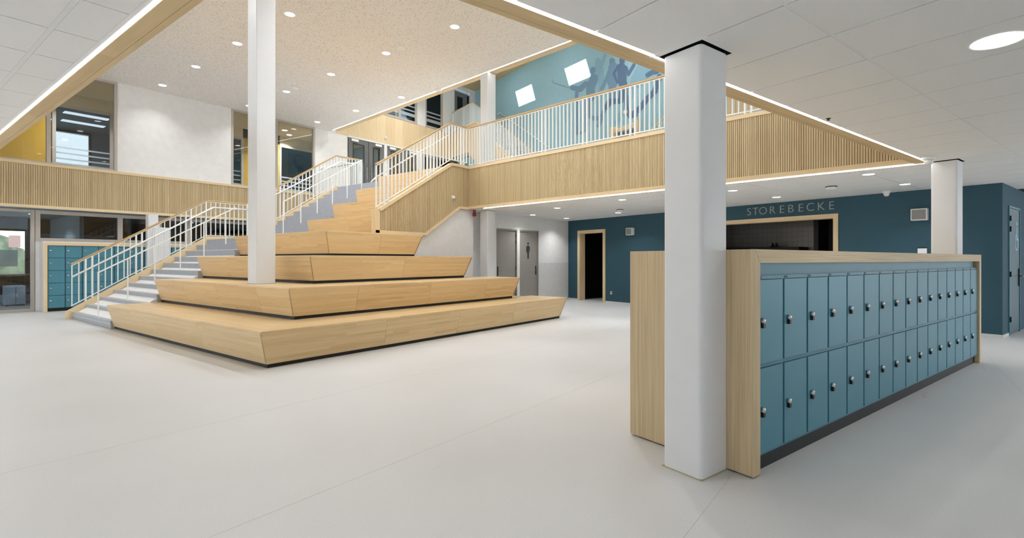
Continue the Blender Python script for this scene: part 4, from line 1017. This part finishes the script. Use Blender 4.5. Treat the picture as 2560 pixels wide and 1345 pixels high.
ldm = MB().box(0.01, cp-0.01, 0.028, 0.045, 0.006, rp-0.006).mesh('locker_door', 'teal_locker')
lkm = MB().lathe([(0.024, 0.006), (0.024, 0.0), (0.018, -0.018), (0.0, -0.02)], (0, 0, 0), 10, 'y').mesh('lock', 'chrome')
for c in range(11):
    for k in range(5):
        d = put('locker_door', ldm, ll, (0.09+cp*c, 0, 0.09+rp*k)); put('lock', lkm, d, (0.06, 0.024, rp*0.5+0.03))

# ================================================================== SIGN, SMALL FITTINGS
sgn = at(TEAL, 'wall_sign', 'grey raised letters spelling the kitchen name above the hatch', 'sign')
word = 'STOREBECKE'
xs = [1873, 1886+3, 1908, 1931, 1955, 1977, 2002, 2026, 2053, 2079]
ys = [519.5, 528]
for ch, x in zip(word, xs):
    yb = 539.0 - (x-1873)*(539.0-523.0)/(2079-1873)
    s_, zb = TEAL.px(x, yb)
    cu = bpy.data.curves.new('letter', 'FONT'); cu.body = ch; cu.size = 0.272; cu.extrude = 0.006; cu.align_x = 'CENTER'; cu.offset = -0.004
    cu.materials.append(MATS['sign_grey'])
    tmp = bpy.data.objects.new('letter_curve', cu); me_ = bpy.data.meshes.new_from_object(tmp); bpy.data.objects.remove(tmp)
    lo = bpy.data.objects.new('letter', me_); COL.objects.link(lo); lo.parent = sgn; lo.location = (s_, -0.008, 2.56); lo.rotation_euler = (R(90), 0, 0)
def speaker_box(wf, x, y, w, h, label, d=0.12):
    s_, z_ = wf.px(x, y)
    t = at(wf, 'wall_speaker', label, 'speaker', s=s_, z=z_)
    MB().box(-w/2, w/2, -d, 0, -h/2, h/2).build('housing', 'white_metal', t, 0.008)
    MB().box(-w/2+0.02, w/2-0.02, -d-0.004, -d, -h/2+0.02, h/2-0.02).build('grille', 'speaker_cloth', t)
speaker_box(TEAL, 1578, 579, 0.26, 0.23, 'small white speaker box on the teal wall beside the oak doorway')
speaker_box(TEAL, 2301, 537, 0.27, 0.235, 'white speaker box on the teal wall beside the far column')
def round_speaker(wf, x, y, r_, label):
    s_, z_ = wf.px(x, y); t = at(wf, 'round_speaker', label, 'speaker', s=s_, z=z_)
    MB().lathe([(r_, 0.0), (r_, -0.03), (r_*0.8, -0.05)], (0, 0, 0), 18, 'y').build('body', 'white_metal', t)
    MB().lathe([(r_*0.8, -0.05), (r_*0.7, -0.075), (r_*0.3, -0.09), (0.0, -0.092)], (0, 0, 0), 18, 'y').build('dome', 'white_paint', t)
round_speaker(SLAT, 1131, 494, 0.055, 'round white detector on the slatted stair wall')
round_speaker(LEFT, 963, 345, 0.07, 'round white detector on the plain oak band above the doors')
round_speaker(MUR, 1564, 281, 0.10, 'round white bell on the blue mural wall')
s_, z_ = TEAL.px(1528, 732)
so = at(TEAL, 'wall_socket', 'white wall socket low beside the oak doorway', 'socket', s=s_, z=z_)
MB().box(-0.04, 0.04, -0.012, 0, -0.05, 0.05).build('plate', 'white_paint', so, 0.004)
MB().lathe([(0.022, -0.012), (0.022, -0.0135), (0.018, -0.012)], (0, 0, 0), 14, 'y').build('outlet', 'sign_dark', so)
s_, z_ = TEAL.px(2306, 627)
nt_ = at(TEAL, 'wall_terminal', 'small white wall panel with a black top beside the far column', 'panel', s=s_, z=z_)
MB().box(-0.075, 0.075, -0.02, 0, -0.12, 0.05).build('panel_face', 'paper_white', nt_, 0.003); MB().box(-0.075, 0.075, -0.025, 0, 0.05, 0.07).build('panel_head', 'black', nt_)
def dome(x, y, label, X=None):
    p = on_z(x, y, ZC) if X is None else X
    t = thing('dome_camera', label, 'camera', (p[0], p[1], ZC))
    MB().lathe([(0.075, 0.0), (0.075, -0.03), (0.06, -0.045)], (0, 0, 0), 20).build('base', 'white_metal', t)
    MB().lathe([(0.055, -0.03), (0.052, -0.075), (0.035, -0.105), (0.0, -0.115)], (0, 0, 0), 18).build('ball', 'white_paint', t)
    MB().lathe([(0.018, -0.056), (0.018, -0.05), (0.0, -0.052)], (0, -0.0, 0), 12, 'y').build('lens', 'black', t)
dome(2322, 392, 'white dome camera where the two light lines meet')
p_ = TEAL.w(TEAL.px(2230, 480)[0], -0.35); dome(0, 0, 'white dome camera below the ceiling near the teal wall', p_)
fa = thing('fire_sounder', 'dark red fire sounder under the balcony corner', 'alarm', (10.33, 9.70, ZC))
MB().lathe([(0.05, 0.0), (0.05, -0.02), (0.035, -0.03), (0.035, -0.06), (0.055, -0.08), (0.055, -0.16), (0.03, -0.175), (0.0, -0.175)], (0, 0, 0), 16).build('body', 'red_plastic', fa)
def ceiling_det(p, z, label, dark=True):
    t = thing('smoke_detector', label, 'detector', (p[0], p[1], z))
    MB().lathe([(0.10, 0.0), (0.10, -0.012), (0.07, -0.012)], (0, 0, 0), 20).build('base', 'dark_metal' if dark else 'white_metal', t)
    MB().lathe([(0.09, -0.012), (0.10, -0.03), (0.085, -0.055), (0.05, -0.065), (0.0, -0.066)], (0, 0, 0), 20).build('cap', 'white_metal', t)
ceiling_det(on_z(2078, 466, ZC), ZC, 'round detector on the low ceiling right of the near column')
ceiling_det(on_z(1550, 524, ZC), ZC, 'round detector on the low ceiling before the teal wall')
ceiling_det((8.03, 10.03), ZU, 'small detector on the tall ceiling, nearest the viewer', False)
ceiling_det((8.0, 14.98), ZU, 'small detector on the tall ceiling, near the window wall', False)
ceiling_det((10.69, 11.54), ZU-0.0, 'small detector on the tall ceiling, close to the light line', False)
sd = thing('ceiling_sprinkler', 'tiny dark sprinkler at the light line right of the near column', 'sprinkler', (*on_z(2071, 296, ZC), ZC))
MB().lathe([(0.022, 0.0), (0.022, -0.005), (0.009, -0.007), (0.009, -0.018), (0.016, -0.02), (0.0, -0.022)], (0, 0, 0), 12).build('body', 'dark_metal', sd)

# ================================================================== LAMPS
def downlight(p, z, r_, power, label, group, warm=(0.94, 0.97, 1.0), spread=120):
    t = thing('downlight', label, 'ceiling lamp', (p[0], p[1], z), group=group)
    MB().lathe([(r_*0.98, 0.002), (r_, -0.002), (r_*1.12, -0.005), (r_*1.17, -0.002), (r_*1.17, 0.002)], (0, 0, 0), 28).build('trim_ring', 'white_metal', t)
    MB().lathe([(r_*0.99, -0.001), (0.0, -0.0012)], (0, 0, 0), 28).build('diffuser', 'lamp_disc', t)
    l = bpy.data.lights.new('lamp', 'AREA'); l.shape = 'DISK'; l.size = r_*1.9; l.energy = power; l.color = warm; l.spread = R(spread)
    lo = bpy.data.objects.new('lamp', l); COL.objects.link(lo); lo.parent = t; lo.location = (0, 0, -0.012)
    return t
rowx = {5.555: 'left', 8.045: 'middle', 10.52: 'right'}
yy = [18.08, 15.6, 13.11, 10.63, 8.16, 5.68, 3.2]
ordn = ['first', 'second', 'third', 'fourth', 'fifth', 'sixth', 'seventh']
for X_, rn_ in rowx.items():
    for k, Y_ in enumerate(yy):
        if X_ > 10 and k > 2: continue
        downlight((X_, Y_), ZU, 0.10, HIGH_LAMP*(0.32 if k == 0 else 1.0), 'round downlight in the tall ceiling, %s row, %s from the window wall' % (rn_, ordn[k]), 'downlights of the tall ceiling', spread=110 if k == 0 else 150)
for k, Y_ in enumerate((15.6, 10.63, 5.68)):
    downlight((3.07, Y_), ZU, 0.10, HIGH_LAMP, 'round downlight in the tall ceiling, row past the left edge, %s from the windows' % ordn[k], 'downlights of the tall ceiling', spread=110 if k == 0 else 150)
def LP(a, b): return (E1[0]*a+E2[0]*b, E1[1]*a+E2[1]*b)
under = [((9.27, 3.14), 'near the far column'), ((11.02, 3.14), 'beside the far column, close to the teal wall'), ((9.28, 5.57), 'just right of the near column, by the light line'), ((11.02, 5.55), 'above the hatch letters'),
         ((8.65, 8.0), 'at the light line left of the near column'), ((11.0, 8.0), 'hidden behind the near column'), ((8.62, 10.33), 'by the light line before the toilet doors'), ((10.93, 10.27), 'in front of the small wall speaker'), ((9.35, 12.4), 'nearest the toilet doors'), ((11.0, 12.7), 'in the corner by the white wall')]
for (a, b), w_ in under:
    downlight(LP(a, b), ZC, 0.085, LOW_LAMP, 'round downlight under the balcony, ' + w_, 'downlights under the balcony')
downlight(LP(4.27, 0.72), ZC, 0.135, LOW_LAMP*0.5, 'large round downlight in the tiled ceiling at the upper right', 'downlights of the low ceiling', warm=(0.93, 0.97, 1.0))
for (a, b), w_ in (((7.6, -0.9), 'out to the right'), ((10.6, -0.4), 'near the accessible toilet'), ((0.9, -1.6), 'behind the viewer'), ((-3.2, 0.7), 'behind the viewer at the left'), ((-2.6, -3.6), 'far behind the viewer')):
    downlight(LP(a, b), ZC, 0.135, LOW_LAMP*1.7, 'large round lamp added in the unseen tiled ceiling, ' + w_, 'downlights of the low ceiling', warm=(0.95, 0.97, 1.0))  # lamps added out of view to light the near floor and ceiling
for k, Y_ in enumerate((4.2, 7.8, 11.4, 15.0)):
    downlight((-1.6, Y_), ZC, 0.135, LOW_LAMP*1.8, 'large round lamp added in the unseen left tiled ceiling, %s from the viewer' % ordn[k], 'downlights of the low ceiling', warm=(0.95, 0.97, 1.0))  # unseen lamps, added for more light on the left side
for (x_, y_), w_ in (((15.2, 13.4), 'over the upper flight'), ((15.0, 8.0), 'over the balcony'), ((14.6, 16.4), 'over the landing'), ((13.6, 3.5), 'over the right of the balcony')):
    downlight((x_, y_), ZR-0.005, 0.14, ROOF_FILL*(2.4 if y_ > 16 else 0.9), 'added round lamp under the roof ' + w_, 'added lamps under the roof', warm=(0.96, 0.98, 1.0))  # lamps added under the roof to brighten the mural and upper void
for k, (x_, y_, z_) in enumerate(((4.1, 20.4, ZU), (10.4, 20.3, ZU), (10.9, 20.9, ZU))):
    downlight((x_, y_), z_-0.003, 0.10, 45, 'round downlight in the corridor ceiling, %s from the left' % ordn[k], 'corridor downlights')
for k, (x_, y_) in enumerate(((13.0, 20.4), (15.5, 20.4))):
    downlight((x_, y_), ZU-0.025, 0.1, 30, 'round downlight behind the landing doors, %s from the left' % ordn[k], 'landing room downlights')
for k, (x_, y_) in enumerate(((1.2, 21.6), (3.3, 21.4), (7.5, 21.6))):
    downlight((x_, y_), ZC-0.002, 0.12, 22, 'added round lamp in the ground-floor office, %s from the left' % ordn[k], 'added office lamps')  # lamps added to brighten the office behind the glass
for k, (x_, y_) in enumerate(((4.2, 24.8), (11.8, 23.6))):
    downlight((x_, y_), 6.497, 0.10, 22, 'added round lamp in the blue-grey upper room, %s from the left' % ordn[k], 'added upper room lamps')  # lamps added to lift the dark room beyond the corridor
downlight((17.0, 20.5), 10.545, 0.1, 80, 'round downlight in the second-floor room, behind the striped window', 'second floor downlights')
downlight((19.0, 20.5), 10.545, 0.1, 80, 'round downlight behind the second-floor door', 'second floor downlights')
